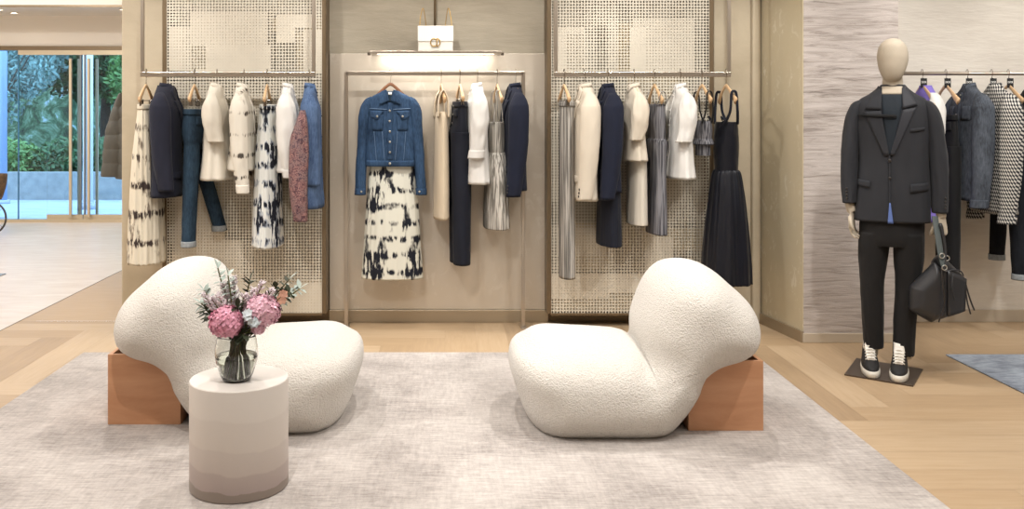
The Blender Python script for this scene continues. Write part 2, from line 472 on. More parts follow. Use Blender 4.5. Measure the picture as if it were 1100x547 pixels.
RL = [(178, 350, -200, 22, .36), (205, 288, 14, 78, .17), (181, 194, 30, 76, .2), (196, 206, 30, 76, .24), (292, 296, 16, 76, .46), (297, 340, 17.5, 30, .12), (292, 346, 14.5, 17.5, .46),
      (205, 222, 50, 76, .36), (297, 318, 20, 44, .12), (300, 322, 44, 78, .42), (325, 346, 32, 78, .15), (222, 290, 50, 78, .10), (179, 346, 84, 87.5, .46), (185, 260, 240, 320, .26), (181, 346, 305, 340, .16), (280, 346, 165, 292, .44), (240, 280, 215, 260, .44), (181, 230, 205, 262, .28), (255, 285, 100, 150, .28)]
RR = [(590, 765, -200, 20, .40), (600, 628, 30, 78, .15), (608, 632, 36, 78, .3), (642, 652, 25, 80, .46), (664, 678, 5, 80, .46), (680, 745, 20, 78, .22), (745, 762, 0, 80, .42), (678, 692, 30, 78, .08), (654, 663, 20, 78, .3),
      (592, 760, 296, 320, .14), (592, 650, 215, 242, .46), (600, 650, 244, 275, .24), (655, 690, 235, 280, .4), (692, 722, 255, 290, .22), (723, 760, 240, 290, .44), (590, 760, 85, 88, .46), (655, 690, 315, 330, .4)]
perforated('perforated_panel', 179, 346, 6.3, RL, 'tall perforated metal wall panel behind the left garment rail, beside the pale gold pier')
perforated('perforated_panel.001', 592, 762, 6.3, RR, 'tall perforated metal wall panel behind the garment rail that carries the long navy dress')

# ---------------------------------------------------------------- rails
def rod(name, pts, r, m, parent=None):
    return tube(name, pts, r, m, parent, n=12)
def hung_rail(xa, xb, Y, label):
    z = PZ(80, Y); cx = (xa + xb) / 2
    root = empty('garment_rail', (cx, Y, z), 0, label, 'clothes rail', 'garment rails on the back wall')
    w = (xb - xa) / 2
    box('crossbar', -w - .013, w + .013, -.009, .009, -.016, .016, M['steel'], root, bevel=.003)
    for s in (-1, 1):
        box('hanging_rod', s*w - .012, s*w + .012, -.009, .009, .016, H - z, M['steel'], root, bevel=.003)
    return root
YL, YC, YR = 6.12, 6.3, 6.1
hung_rail(PX(153, YL), PX(337, YL), YL, 'ceiling-hung metal clothes rail carrying the jeans and cream tie-dye garments')
hung_rail(PX(597, YR), PX(783, YR), YR, 'ceiling-hung metal clothes rail carrying the cream blazer and long navy dress')
root = empty('standing_garment_rail', (PX(467, YC), YC, 0), 0, 'floor-standing metal rail frame carrying the blue denim jacket, under the handbag shelf', 'clothes rail')
w = (PX(562, YC) - PX(372, YC)) / 2; zc = PZ(79, YC)
box('crossbar', -w, w, -.01, .01, zc - .014, zc + .014, M['steel'], root, bevel=.003)
for s in (-1, 1):
    box('post', s*w - .013, s*w + .013, -.01, .01, 0, zc + .014, M['steel'], root, bevel=.003)
    box('foot', s*w - .02, s*w + .02, -.07, .07, 0, .008, M['steel'], root, bevel=.002)
YM = 6.1
root = empty('wall_garment_rail', (PX(1040, YM), YM, PZ(79, YM)), 0, 'long metal clothes rail in the right recess behind the suited mannequin', 'clothes rail')
x0 = 2.90 - PX(1040, YM)
rod('crossbar', [(x0, 0, 0), (2.4, 0, 0)], .012, M['steel'], root)
for x in (x0 + .05, 1.0, 2.3):
    rod('wall_bracket', [(x, 0, 0), (x, WB - .02 - YM, 0)], .009, M['steel'], root)

# ---------------------------------------------------------------- shelf with handbag over the centre rail
YS = 6.33
root = empty('display_shelf', (PX(468, YS), YS, PZ(57, YS)), 0, 'thin metal shelf with a lit underside on a ceiling rod, carrying the white handbag', 'shelf')
w = (PX(538, YS) - PX(398, YS)) / 2
box('shelf_board', -w, w, -.1, .14, -.009, .009, M['steel'], root, bevel=.003)
for s in (-1, 1): box('end_cap', s*w - (0 if s > 0 else .02), s*w + (.02 if s > 0 else 0), -.015, .012, -.016, .003, M['chrome'], root)
box('light_strip', -w + .05, w - .05, -.05, -.02, -.013, -.0085, emis('shelf_strip_glow', '#fff3e2', 2.5), root)
rod('hanging_rod', [(PX(467, YS) - PX(468, YS), .10, 0), (PX(467, YS) - PX(468, YS), .10, H - PZ(57, YS))], .008, M['bronze'], root)
# white handbag
M['bagwhite'] = mat('ivory_leather', '#f1ece0', .45, bump=.1, bscale=120)
zb = PZ(57, YS) + .009
root = empty('white_handbag', (PX(468, YS), YS - .02, zb), 0, 'small ivory flap handbag with gold letter clasp standing on the thin shelf', 'handbag')
bw = 38 * YS / F / 2; bh = 27 * YS / F
box('bag_body', -bw + .002, bw - .002, -.035, .045, 0, bh - .006, M['bagwhite'], root, bevel=.008)
box('flap', -bw, bw, -.043, -.034, bh * .38, bh - .002, M['bagwhite'], root, bevel=.004)
box('flap_top', -bw, bw, -.043, .046, bh - .009, bh, M['bagwhite'], root, bevel=.004)
cl = empty('clasp', (0, -.048, bh * .34), 0); cl.parent = root
def arc(cx, r, a0, a1, n=16): return [(cx + r*math.cos(math.radians(a0 + (a1-a0)*i/n)), 0, r*1.15*math.sin(math.radians(a0 + (a1-a0)*i/n))) for i in range(n+1)]
tube('letter_c', arc(-.012, .022, 50, 310), .0034, M['brass'], cl, n=8)
v1 = MB(); g = tube_geo(arc(.008, .022, -90, 90), .0034, 8); v1.add(*g); g = tube_geo([(.008, 0, -.026), (.008, 0, .026)], .0034, 8); v1.add(*g)
v1.build('letter_d', M['brass'], cl, smooth=True)
for s in (-1, 1):
    tube('bag_chain', [(s*bw*.9, .0, bh-.004), (s*bw*.86, .01, bh + .06), (s*bw*.72, .02, bh + .125), (s*bw*.6, .03, bh + .06), (s*bw*.55, .04, bh - .002)], .0022, M['brass'], root, res=30, n=6)

# ---------------------------------------------------------------- entrance: glass doors and street
YD = 12.2
zt = PZ(53, YD)
S(box('wall_entrance', -8, -2.05, YD, YD + .1, PZ(50, YD), 2.75, M['white']))
S(box('trim_4', -8, -2.05, YD - .03, YD + .12, PZ(54, YD), PZ(49.5, YD), M['bronze']))
S(box('trim_5', PX(20, YD), -2.05, YD - .02, YD + .05, PZ(59, YD), PZ(54, YD), M['glassframe']))
S(box('trim_6', -8, -2.05, YD - .06, YD + .06, 0, PZ(235.5, YD), M['glassframe']))
gz0, gz1 = PZ(235.5, YD), PZ(59, YD)
def pane(n_, xa, xb, za, zb2):
    o = box(n_, xa, xb, YD + .005, YD + .017, za, zb2, M['glass']); return S(o)
pane('window_1', -8, PX(19.5, YD), gz0, PZ(54, YD))
pane('window_2', PX(20.5, YD), PX(50, YD), gz0, gz1)
d1 = pane('door_1', PX(50.5, YD), PX(89, YD), gz0, gz1)
d2 = pane('door_2', PX(90, YD), PX(134, YD), gz0, gz1)
pane('window_3', PX(134.5, YD), -2.05, gz0, gz1)
for d, xs in ((d1, 80), (d2, 99.5)):
    o = empty('door_pull', (PX(xs, YD), YD, 0)); o.parent = d
    for k, yy in ((-1, -.06), (1, .08)):
        box('pull_bar', k*.028 - .018, k*.028 + .018, yy - .015, yy + .015, gz0 + .03, gz1 - .05, M['glassframe'], o, bevel=.006)
for d, xs in ((d1, 86.5), (d2, 91)):
    box('door_stile', PX(xs, YD) - .01, PX(xs, YD) + .01, YD - .004, YD + .026, gz0, gz1, mat('grey_edge_metal', '#7d8084', .4, .6), d)
for d, xa, xb in ((d1, 50.5, 89), (d2, 90, 134)):
    box('bottom_rail', PX(xa, YD), PX(xb, YD), YD - .01, YD + .03, gz0, gz0 + .06, M['glassframe'], d)
box('glass_edge', PX(19.5, YD) - .006, PX(19.5, YD) + .006, YD, YD + .02, gz0, PZ(54, YD), mat('green_glass_edge', '#3f6f8f', .2), bpy.data.objects['window_2'])
for i, (px, py, lab) in enumerate(((15, 13.5, 'round recessed ceiling downlight above the fixed glass, further from the pier'), (133, 10, 'round recessed ceiling downlight nearest the gold pier'), (-1, 10, 'round recessed ceiling downlight cut by the picture edge'))):
    D = (2.7 - EYE) / ((118 - py) / F); x = PX(px, D)
    root = empty('ceiling_downlight', (x, D, 2.7), 0, lab, 'ceiling light', 'downlights over the entrance')
    tube('rim', [(.05*math.cos(a*PI/12), .05*math.sin(a*PI/12), -.004) for a in range(25)], .006, M['white'], root, n=8)
    g = sphere_geo((0, 0, 0), .045, .045, .006); mesh('lens', *g, M['lampglow'], root)
# street outside
M['pave'] = mat('street_paving', '#b9c0cb', .6, var=.12, vscale=2, stretch=(1, 4, 1))
S(box('ground', -30, 8, YD + .1, 45, -.12, -.04, M['pave']))
def distant():
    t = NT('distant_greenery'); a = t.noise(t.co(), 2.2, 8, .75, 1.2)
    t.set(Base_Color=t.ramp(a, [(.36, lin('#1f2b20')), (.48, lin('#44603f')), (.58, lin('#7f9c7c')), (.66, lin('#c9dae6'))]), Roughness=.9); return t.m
M['bark'] = mat('bark', '#4f453b', .9, var=.3, bump=.5, bscale=20)
M['leafd'] = mat('dark_leaves', '#46663c', .6, var=.35, vscale=3); M['leafm'] = mat('green_leaves', '#6a8f4c', .6, var=.35, vscale=3)
M['leafb'] = mat('blue_green_leaves', '#7b9a92', .6, var=.35, vscale=3); M['leafr'] = mat('russet_leaves', '#8a4a35', .6, var=.3, vscale=3)
def leaves(blobs, n, size, seed):
    rnd = random.Random(seed); vs = []; fs = []
    for k in range(n):
        cx, cy, cz, rx, ry, rz = rnd.choice(blobs)
        while True:
            a, b, c = (rnd.uniform(-1, 1) for _ in range(3))
            if a*a + b*b + c*c < 1 : break
        p = Vector((cx + a*rx, cy + b*ry, cz + c*rz)); 
        d = Vector((rnd.uniform(-1, 1), rnd.uniform(-1, 1), rnd.uniform(-1, 1))).normalized(); e = d.orthogonal().normalized()
        s = size * rnd.uniform(.6, 1.3); i = len(vs)
        vs += [p - d*s, p + e*s*.4, p + d*s, p - e*s*.4]; fs.append((i, i+1, i+2, i+3))
    return vs, fs
def plant(name, x, y, blobs, n, size, m, trunk, seed, label, cat, group=None):
    root = empty(name, (x, y, -.04), 0, label, cat, group)
    v, f = leaves(blobs, n, size, seed); mesh('foliage', v, f, m, root, smooth=False)
    if trunk:
        mb = MB(); g = tube_geo(crv(trunk[0], 14), [trunk[1]*(1 - .5*i/13) for i in range(14)], 10); mb.add(*g)
        rnd = random.Random(seed)
        for q in range(7):
            h = trunk[0][-1][2] * rnd.uniform(.45, .9); a = rnd.uniform(0, 6.28)
            base = Vector(crv(trunk[0], 14)[min(13, int(13*h/trunk[0][-1][2]))])
            g = tube_geo(crv([tuple(base), tuple(base + Vector((math.cos(a)*.5, math.sin(a)*.5, .5))), tuple(base + Vector((math.cos(a)*1.1, math.sin(a)*1.1, 1.3)))], 8), [trunk[1]*.4*(1-.1*i) for i in range(8)], 7); mb.add(*g)
        mb.build('trunk', M['bark'], root, smooth=True)
    return root
plant('street_tree', -9.6, 19, [(0,0,3.4,1.6,1.2,1.6),(-.9,0,2.4,.9,.9,1.0),(.9,.2,2.7,.9,.8,.9)], 5200, .085, M['leafb'], ([(0,0,0),(.05,0,1.4),(-.1,0,3.2)], .13), 1, 'blue-green leafy street tree seen through the fixed glass pane', 'tree', 'street trees')
plant('street_tree', -7.4, 20.5, [(0,0,3.6,1.5,1.2,1.8),(.7,0,2.3,1,.9,1.0),(-.8,.2,2.6,.9,.8,.9)], 5200, .085, M['leafd'], ([(0,0,0),(-.08,0,1.4),(.1,0,3.2)], .15), 2, 'dark green street tree with a thick trunk behind the double doors', 'tree', 'street trees')
plant('street_tree', -11.6, 18, [(0,0,3.6,1.2,1,1.7),(.5,0,2.2,.9,.9,.8)], 4200, .08, M['leafb'], ([(0,0,0),(.05,0,1.4),(0,0,3.2)], .12), 3, 'pale leafy street tree at the far left of the entrance glass', 'tree', 'street trees')
plant('street_tree', -8.6, 17.6, [(0,0,1.9,.8,.5,.8),(.6,.1,2.3,.6,.5,.6),(-.6,0,2.4,.6,.5,.6)], 3800, .06, M['leafb'], ([(0,0,0),(.1,0,.8),(-.05,0,1.9)], .06), 5, 'small silvery young tree standing in front of the dark tree behind the doors', 'tree', 'street trees')
plant('street_tree', -10.9, 17.2, [(0,0,1.8,.7,.5,.7),(.5,.1,2.3,.6,.5,.5),(-.5,0,2.3,.6,.5,.6)], 3600, .06, M['leafd'], ([(0,0,0),(-.1,0,.8),(.05,0,1.9)], .06), 6, 'small dark-leaved tree behind the fixed glass pane, in front of the taller tree', 'tree', 'street trees')
plant('street_tree', -5.6, 19, [(0,0,3.2,1.3,1,1.7),(-.4,0,2.1,.9,.8,.9)], 4200, .08, M['leafm'], ([(0,0,0),(.05,0,1.4),(0,0,3.0)], .12), 4, 'bright green street tree behind the door nearest the gold pier', 'tree', 'street trees')
for i, (x, y, m, w_, h_, lab) in enumerate(((-10.6, 16.5, 'leafm', 1.1, .8, 'low clipped green bush outside the fixed glass pane'), (-8.7, 16.8, 'leafr', .45, 1.05, 'reddish-leaved bush standing among the green shrubs outside'),
      (-7.9, 16.6, 'leafm', .8, .75, 'rounded green bush outside behind the door pulls'), (-6.4, 16.6, 'leafd', 1.0, .8, 'dark green bush outside near the puffer coat'), (-12.4, 16.7, 'leafd', 1.2, .9, 'dark green bush at the far left beyond the glass'))):
    plant('shrub', x, y, [(0, 0, h_*.75, w_, .5, h_*.6)], 2600, .06, M[m], None, 10 + i, lab, 'bush', 'shrubs outside')
S(box('wall_planter', -30, 8, 15.6, 15.8, -.04, .42, mat('planter_concrete', '#9a9c98', .8, var=.15)))
S(box('ground_planter', -30, 8, 15.8, 22, .3, .36, mat('planter_soil', '#4c4637', .95, var=.3)))
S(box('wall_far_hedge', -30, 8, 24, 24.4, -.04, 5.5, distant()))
root = empty('street_column', (PX(94.5, 14.2), 14.2, -.04), 0, 'white round column outside between the two glass doors', 'column')
tube('column_shaft', [(0, 0, 0.1), (0, 0, 3.8)], .075, mat('white_column_paint', '#e6e8ea', .5), root, n=20); tube('column_base', [(0, 0, 0), (0, 0, .1)], .13, M['pave'], root, n=20)
root = empty('lamp_post', (PX(3.5, 15), 15, -.04), 0, 'slim grey-blue pole outside at the far left pane', 'pole')
tube('pole', [(0, 0, .05), (0, 0, 4.2)], .06, mat('pole_paint', '#8fa6c4', .4), root, n=16); tube('pole_base', [(0, 0, 0), (0, 0, .06)], .1, M['pave'], root, n=16)

# ---------------------------------------------------------------- rugs
def rug(name, x0, x1, y0, y1, m, label, h=.009):
    root = MB().box(x0, x1, y0, y1, .0005, h).build(name, m, None, bevel=.004); return tag(root, label, 'rug')
rug('area_rug', -2.178, 1.852, 1.6, 5.61, M['rug'], 'large pale grey silk-look rug under both boucle lounge chairs')
rug('blue_rug', 2.992, 5.6, 3.2, 5.565, M['bluerug'], 'mottled grey-blue rug on the oak floor at the right')
rug('entrance_rug', -6.2, -3.92, 6.9, 8.32, M['bluerug'], 'corner of a dark blue rug on the pale tile floor at the left')
# cart wheel peeking in by the entrance
root = empty('basket_trolley', (PX(-11, 10.9), 10.9, 0), 0, 'wicker basket on a thin-rimmed wheel at the left edge near the glass', 'trolley')
dk = mat('dark_rim', '#3b332c', .5); wk = mat('wicker', '#5b4630', .8, var=.35, vscale=40, bump=.8, bscale=60)
tube('wheel', [(.19*math.cos(a*PI/20), 0, .205 + .19*math.sin(a*PI/20)) for a in range(41)], .012, dk, root, n=8)
mb = MB()
for a in range(10): mb.add(*tube_geo([(0, 0, .205), (.19*math.cos(a*PI/5), 0, .205 + .19*math.sin(a*PI/5))], .003, 6))
mb.build('spokes', M['chrome'], root); tube('axle', [(0, -.05, .205), (0, .05, .205)], .015, dk, root)
Loft([(0,0,.72,.2,.14),(0,0,.6,.19,.13),(0,0,.46,.15,.11),(0,0,.42,.13,.09)], 24, 10).build('basket', wk, root)
tube('fork', [(0, .05, .205), (0, .05, .43)], .01, dk, root)
# ---------------------------------------------------------------- garments
R = math.radians
M['beech'] = mat('pale_beech_hanger', '#d8b48a', .45, var=.08, vscale=6, stretch=(1, 8, 8))
M['walnut'] = mat('reddish_wood_hanger', '#8f6040', .4, var=.1)
M['tagblack'] = mat('black_hanger_label', '#151515', .5)
M['tagwhite'] = mat('white_print', '#f2f0ea', .5)
M['button'] = mat('dark_button', '#2a2522', .35)
M['pearl'] = mat('pearl_button', '#e8e2d6', .3)
M['silverbtn'] = mat('metal_button', '#b9b6ae', .3, .9)
M['navy'] = fabric('navy_wool', '#151a2b', .85, .15)
M['navyd'] = fabric('dark_navy_crepe', '#0e121f', .75, .15)
M['navysatin'] = fabric('navy_taffeta', '#0b0d16', .42, .2, .45, 22)
M['coat'] = fabric('indigo_coat_wool', '#20222f', .9, .15)
M['whitec'] = fabric('white_cotton', '#d9d6d0', .85, .03, .5, 22, .008)
M['ecru'] = fabric('ecru_linen', '#cfc7b8', .85, .04, .4, 22, .008)
M['creamw'] = fabric('cream_wool', '#d3c8b6', .85, .04, .2)
M['creamk'] = fabric('cream_knit', '#cdbda4', .9, .05, .4)
M['tan'] = fabric('taupe_lining', '#a8957c', .8)
M['denim'] = denim('mid_blue_denim', '#16263a', '#3a5473')
M['denimd'] = denim('dark_blue_denim', '#101b28', '#2e4354')
M['denimg'] = denim('washed_grey_denim', '#23262b', '#5a6069')
M['denimb'] = denim('black_denim', '#0e0f13', '#1d2026')
M['denimhem'] = mat('turned_denim_hem', '#8d9294', .9, var=.2, vscale=60)
M['black'] = fabric('black_wool', '#121213', .8, .12, .2)
M['stitch'] = mat('tan_stitching', '#5f7896', .7)
M['td_cream'] = tiedye('tie_dye_cream_and_ink', '#d8cfbb', '#3d3330', 34, 9, .42, 1.3, .6)
M['td_ink'] = tiedye('tie_dye_ink_and_white', '#cfcfc9', '#1b1d26', 52, 2.6, .95, 4.1, .4, soft='#8b919b')
M['td_front'] = tiedye('tie_dye_skirt_front', '#d3d1c3', '#1b1d26', 58, 2.6, .95, 7.7, 2.2, soft='#8f8d84', streak=38)
M['td_shirt'] = tiedye('tie_dye_shirt', '#d6cfc1', '#4a4540', 46, 9, .25, 2.9, 0)

def striped(name, a, b, freq, vertical=True):
    t = NT(name); sep = t.n('ShaderNodeSeparateXYZ'); t.l(t.co(), sep.inputs[0])
    at = t.math('ARCTAN2', sep.outputs[1], sep.outputs[0])
    n_ = t.noise(t.co((60, 60, 1.2)), 1.6, 2)
    t.set(Base_Color=t.ramp(n_, [(.42, lin(a)), (.58, lin(b))]), Roughness=.7); t.bump(n_, .5, .006); return t.m
M['greystripe'] = striped('grey_pleated_knit', '#5d5a55', '#b5b0a8', 30)
M['charstripe'] = striped('charcoal_pinstripe', '#34343a', '#7d7c80', 30)
M['lurex'] = striped('silver_grey_lurex', '#6c675f', '#c0bab0', 30)
# small diagonal jacquard
t = NT('diagonal_jacquard'); v = t.co((1, 1, 1))
sep = t.n('ShaderNodeSeparateXYZ'); t.l(v, sep.inputs[0])
h = t.math('ADD', sep.outputs[0], t.math('MULTIPLY', sep.outputs[1], 1.0))
u = t.math('MULTIPLY_ADD', sep.outputs[2], .55, h)
s1 = t.math('SINE', t.math('MULTIPLY', u, 330)); s2 = t.math('SINE', t.math('MULTIPLY', sep.outputs[2], 270))
f = t.math('MULTIPLY_ADD', s2, .25, t.math('MULTIPLY_ADD', s1, .3, .5))
t.set(Base_Color=t.ramp(f, [(.46, lin('#1c1d22')), (.62, lin('#c6c2b9'))]), Roughness=.8); M['jacquard'] = t.m
# patterned scarf shirt
t = NT('red_paisley_print'); f = t.noise(t.co(), 55, 3, .6, 1.5); g_ = t.noise(t.co(), 14, 2)
t.set(Base_Color=t.mix(t.ramp(g_, [(.4, (0,0,0)), (.6, (1,1,1))]), t.ramp(f, [(.4, lin('#4a3a44')), (.55, lin('#8f716c')), (.7, lin('#343a52'))]), t.ramp(f, [(.4, lin('#4a2c36')), (.6, lin('#97706a'))])), Roughness=.8); M['paisley'] = t.m
M['bluecham'] = denim('soft_blue_chambray', '#2f4162', '#5f7698')
M['lilac'] = fabric('lilac_cotton', '#7f6fc0', .85, .05)

# --- hangers
def hanger_proto(kind, wood_):
    """origin at the rail; hook over the rail, arms 0.09 below it"""
    names = {'coat': 'coat_hanger', 'clip': 'clip_hanger', 'label': 'coat_hanger'}
    root = empty(names[kind], (0, 0, 0))
    hk = [(.012*math.cos(a), 0, .004 + .019*math.sin(a)) for a in [R(x) for x in range(-30, 181, 15)]]
    hk = hk[::-1] + [(.014, 0, -.012), (.003, 0, -.03), (0, 0, -.05), (0, 0, -.095)]
    hk = [(-.0, 0, 0)] and [( -.020*math.cos(R(x)), 0, .022*math.sin(R(x))) for x in range(-20, 181, 14)] + [(.014, 0, -.02), (.001, 0, -.04), (0, 0, -.095)]
    tube('hook', hk, .0026, M['chrome'], root, n=8, res=34)
    if kind == 'clip':
        pts = [(-.185, -.0, -.180), (-.12, 0, -.142), (-.06, 0, -.110), (0, 0, -.088), (.06, 0, -.110), (.12, 0, -.142), (.185, 0, -.180)]
        tube('hanger_body', pts, [.02, .017, .013, .012, .013, .017, .02], wood_, root, n=12, flat=.55, up=(0, 0, 1), res=31)
        tube('trouser_bar', [(-.17, 0, -.185), (.17, 0, -.185)], .003, M['chrome'], root, n=8)
        for s in (-1, 1):
            box('clip', s*.13 - .014, s*.13 + .014, -.011, .011, -.222, -.178, M['chrome'], root, bevel=.003)
    else:
        pts = [(-.19, .012, -.188), (-.14, .004, -.155), (-.07, 0, -.113), (0, 0, -.088), (.07, 0, -.113), (.14, .004, -.155), (.19, .012, -.188)]
        tube('hanger_body', pts, [.026, .019, .014, .013, .014, .019, .026], wood_, root, n=14, flat=.6, up=(0, 0, 1), res=35)
    if kind == 'label':
        tube('label_loop', [(.002, 0, -.034), (.016, 0, -.034), (.032, 0, -.038)], .002, M['tagblack'], root, n=6)
        tg = box('label_tag', .030, .034, -.029, .029, -.098, -.036, M['tagblack'], root, bevel=.001)
        text_mesh('letters', 'DIOR', .019, M['tagwhite'], tg, (.0347, 0, -.062), (PI/2, 0, PI/2))
    return root
protos = {}
def hanger(kind, px, Y, yaw, label, group, wood_='beech', z=None):
    z = PZ(79.5, Y) + .014 if z is None else z
    key = (kind, wood_)
    if key not in protos:
        o = hanger_proto(kind, M[wood_]); protos[key] = o
    else: o = copy_tree(protos[key])
    o.location = (PX(px, Y), Y, z - .004); o.rotation_euler = (0, 0, -R(yaw))
    if ' inside' in label: o.scale = (.8, .7, 1)
    tag(o, label, 'hanger', group); return o

def gz(Y, py): return PZ(py, Y) - (PZ(79.5, Y) + .010)     # picture height -> local z under the rail

def groot(name, px, Y, yaw, label, cat, group=None):
    return empty(name, (PX(px, Y), Y, PZ(79.5, Y) + .010), -R(yaw), label, cat, group)

def button(root, p, m, r=.008, name='button'):
    g = sphere_geo(p, r, r * .5, r, 10, 6); return mesh(name, *g, m, root)

def collar(root, m, w=.05, d=.032, z=-.095, h=.026, spread=.04, fall=.04):
    """stand plus two folded leaves meeting at the front"""
    n = 28; vs = []; fs = []
    for i in range(n + 1):
        a = R(-90 + 12) + (2*PI - R(24)) * i / n
        t = abs(i / n - .5) * 2
        c, s = math.cos(a), math.sin(a)
        top = Vector((c*w*.9, s*d*.9, z + h - .012*t))
        mid = Vector((c*w*1.02, s*d*1.02, z + h + .004 - .012*t))
        pt = t ** 5
        low = Vector((c*(w + .010) + math.copysign(pt*spread*.35, c), s*(d + .009) - pt*.008, z - .004 - pt*fall))
        inn = Vector((c*w*.88, s*d*.88, z - .01))
        vs += [inn, top, mid, low, low + Vector((-c*.006, -s*.006, .003))]
    for i in range(n):
        a = i*5; b = a+5
        for k in range(4): fs.append((a+k, b+k, b+k+1, a+k+1))
    fs.append((0, 1, 2, 3, 4)); fs.append(tuple(n*5 + k for k in (4, 3, 2, 1, 0)))
    return mesh('collar', vs, fs, m, root)

def upper_body(root, m, zhem, hw=.2, hd=.055, flare=.0, wr=.006, folds=None, name='body', seed=0, zt=-.085, waist=.0, n=44):
    f = folds or [(.002, .016, 3.2, 1.6, seed + 1.3), (.001, .006, 8, 2.5, seed + 5)]
    L = zhem
    secs = [(0, 0, zt, .045, hd*.7), (0, 0, zt - .018, hw*.36, hd*.75), (0, 0, zt - .052, hw*.66, hd*.85), (0, 0, zt - .088, hw*.9, hd*.95), (0, -.004, zt - .13, hw*.95, hd*1.15),
            (0, -.006, zt - .2, hw*.93, hd*1.3), (0, -.006, (zt - .2 + L)*.5, hw*(.93 - waist), hd*(1.3 + flare*1.2)), (0, -.004, L, hw*(.97 + flare), hd*(1.35 + flare*4))]
    lf = Loft(secs, n, 52, f, wr=wr, seed=seed); lf.build(name, m, root); return lf

def sleeve(root, m, s, zcuff, hw=.2, hd=.055, r0=.058, r1=.042, fwd=-.02, out=.0, seed=0, wr=.008, zt=-.165, cuff=None, cuffh=.05, name='sleeve'):
    x = s * (hw - .012); za = zt - .09
    secs = [(x - s*.05, 0, zt + .03, .010, .018), (x - s*.022, 0, zt + .005, r0*.5, r0*.6), (x - s*.004, fwd*.1, zt - .04, r0*.78, r0*.92), (x + s*.004, fwd*.2, zt - .09, r0*.84, r0*1.08),
            (x + s*(.008 + out*.4), fwd*.35, za + (zcuff - za)*.3, r0*.84, r0*1.08), (x + s*(.006 + out*.7), fwd*.7, za + (zcuff - za)*.62, r0*.74, r0*.98), (x + s*out, fwd*1.5, zcuff, r1*.8, r1)]
    lf = Loft(secs, 26, 46, [(.001, .004, 2.5, 6, seed + 2.2)], wr=wr, seed=seed + s); o = lf.build(name, m, root)
    if cuff:
        q = lf.at(zcuff + cuffh)
        Loft([(q[0], q[1], zcuff + cuffh, q[3] + .004, q[4] + .004), (x + s*out, fwd*1.5, zcuff - .004, r1*.8 + .007, r1 + .007)], 26, 8).build('cuff', cuff, o)
    return lf, o

def strip(name, lf, th0, th1, z0, z1, m, root, off=.004, nu=4, nv=26):
    """a band on the loft between two angles"""
    vs = []; fs = []
    for o_ in (off, .0):
        for j in range(nv + 1):
            z = z0 + (z1 - z0) * j / nv
            for i in range(nu + 1):
                th = th0 + (th1 - th0) * i / nu
                vs.append(lf.pt(th, z, o_))
    N = (nu+1)*(nv+1)
    for j in range(nv):
        for i in range(nu):
            a = j*(nu+1)+i; fs.append((a, a+nu+1, a+nu+2, a+1))
        a = j*(nu+1); fs.append((a, N+a, N+a+nu+1, a+nu+1)); b = a + nu; fs.append((b, b+nu+1, N+b+nu+1, N+b))
    for i in range(nu): fs.append((i, i+1, N+i+1, N+i)); a = nv*(nu+1)+i; fs.append((a+1, a, N+a, N+a+1))
    return mesh(name, vs, fs, m, root)

def shirt(px, Y, yaw, py_hem, py_cuff, m, name, label, cat='shirt', group=None, hw=.2, hd=.05, cuff=True, btn='pearl', seed=0, r0=.052, r1=.04, flare=.09, puff=0, placket=True, col=True, far=True, wr=.012, out=0):
    root = groot(name, px, Y, yaw, label, cat, group)
    zh, zc = gz(Y, py_hem), gz(Y, py_cuff)
    lf = upper_body(root, m, zh, hw, hd, flare, wr, seed=seed)
    for s in ((1, -1) if far else (1,)): sleeve(root, m, s, zc + (.0 if s > 0 else -.01), hw, hd, r0 + puff, r1, seed=seed + 3, wr=wr + .002, cuff=m if cuff else None, out=out)
    if col: collar(root, m)
    if placket:
        strip('placket', lf, R(-96), R(-84), -.13, zh + .01, m, root)
        for k in range(6):
            z = -.15 + (zh + .05 + .15) * k / 5; p = lf.pt(R(-90), z, .007); button(root, p, M[btn], .006)
    return root, lf

def lapels(root, lf, m, zt=-.095, zb=-.36, wid=.07, under=None, ux=.03):
    fn = lambda x, z, off: lf.front(x, z, off + .002)
    if under: patch('inner_front', [(-ux, zt - .005), (ux, zt - .005), (.006, zb + .01), (-.006, zb + .01)], fn, under, root, 6, 12, .001)
    for s in (-1, 1):
        zm = zt + (zb - zt) * .33
        patch('lapel', [(s*.03, zt), (s*(.03 + wid*.72), zt - .03), (s*(.04 + wid*.5), zm + .01), (s*.02, zm + .01)], fn, m, root, 6, 6, .004)
        patch('lapel', [(s*.025, zm + .02), (s*(.03 + wid), zm + .005), (s*.012, zb), (s*.001, zb)], fn, m, root, 6, 12, .005)

def blazer(px, Y, yaw, py_hem, py_cuff, m, name, label, cat='blazer', group=None, hw=.2, hd=.058, seed=0, btn='button', cb=3, far=True):
    root = groot(name, px, Y, yaw, label, cat, group)
    zh, zc = gz(Y, py_hem), gz(Y, py_cuff)
    lf = upper_body(root, m, zh, hw, hd, .02, .003, seed=seed, waist=.05)
    for s in ((1, -1) if far else (1,)):
        sl, o = sleeve(root, m, s, zc, hw, hd, .062, .048, fwd=-.03, seed=seed + 3, wr=.004)
        for k in range(cb):
            p = sl.pt(R(-60 if s > 0 else -120), zc + .03 + .022*k, .002); button(o, p, M[btn], .0085)
    collar(root, m, .052, .036, -.095, .026, .02, .02)
    lapels(root, lf, m, zb=-.40)
    for z in (-.42, -.52):
        if z > zh + .05: button(root, lf.front(.012, z, .004), M[btn], .01)
    for s in (-1, 1):
        zp = zh + .16
        patch('pocket_flap', [(s*.05, zp), (s*.15, zp), (s*.15, zp - .045), (s*.05, zp - .045)], lambda x, z, off: lf.front(x, z, off), m, root, 5, 3, .004)
    return root

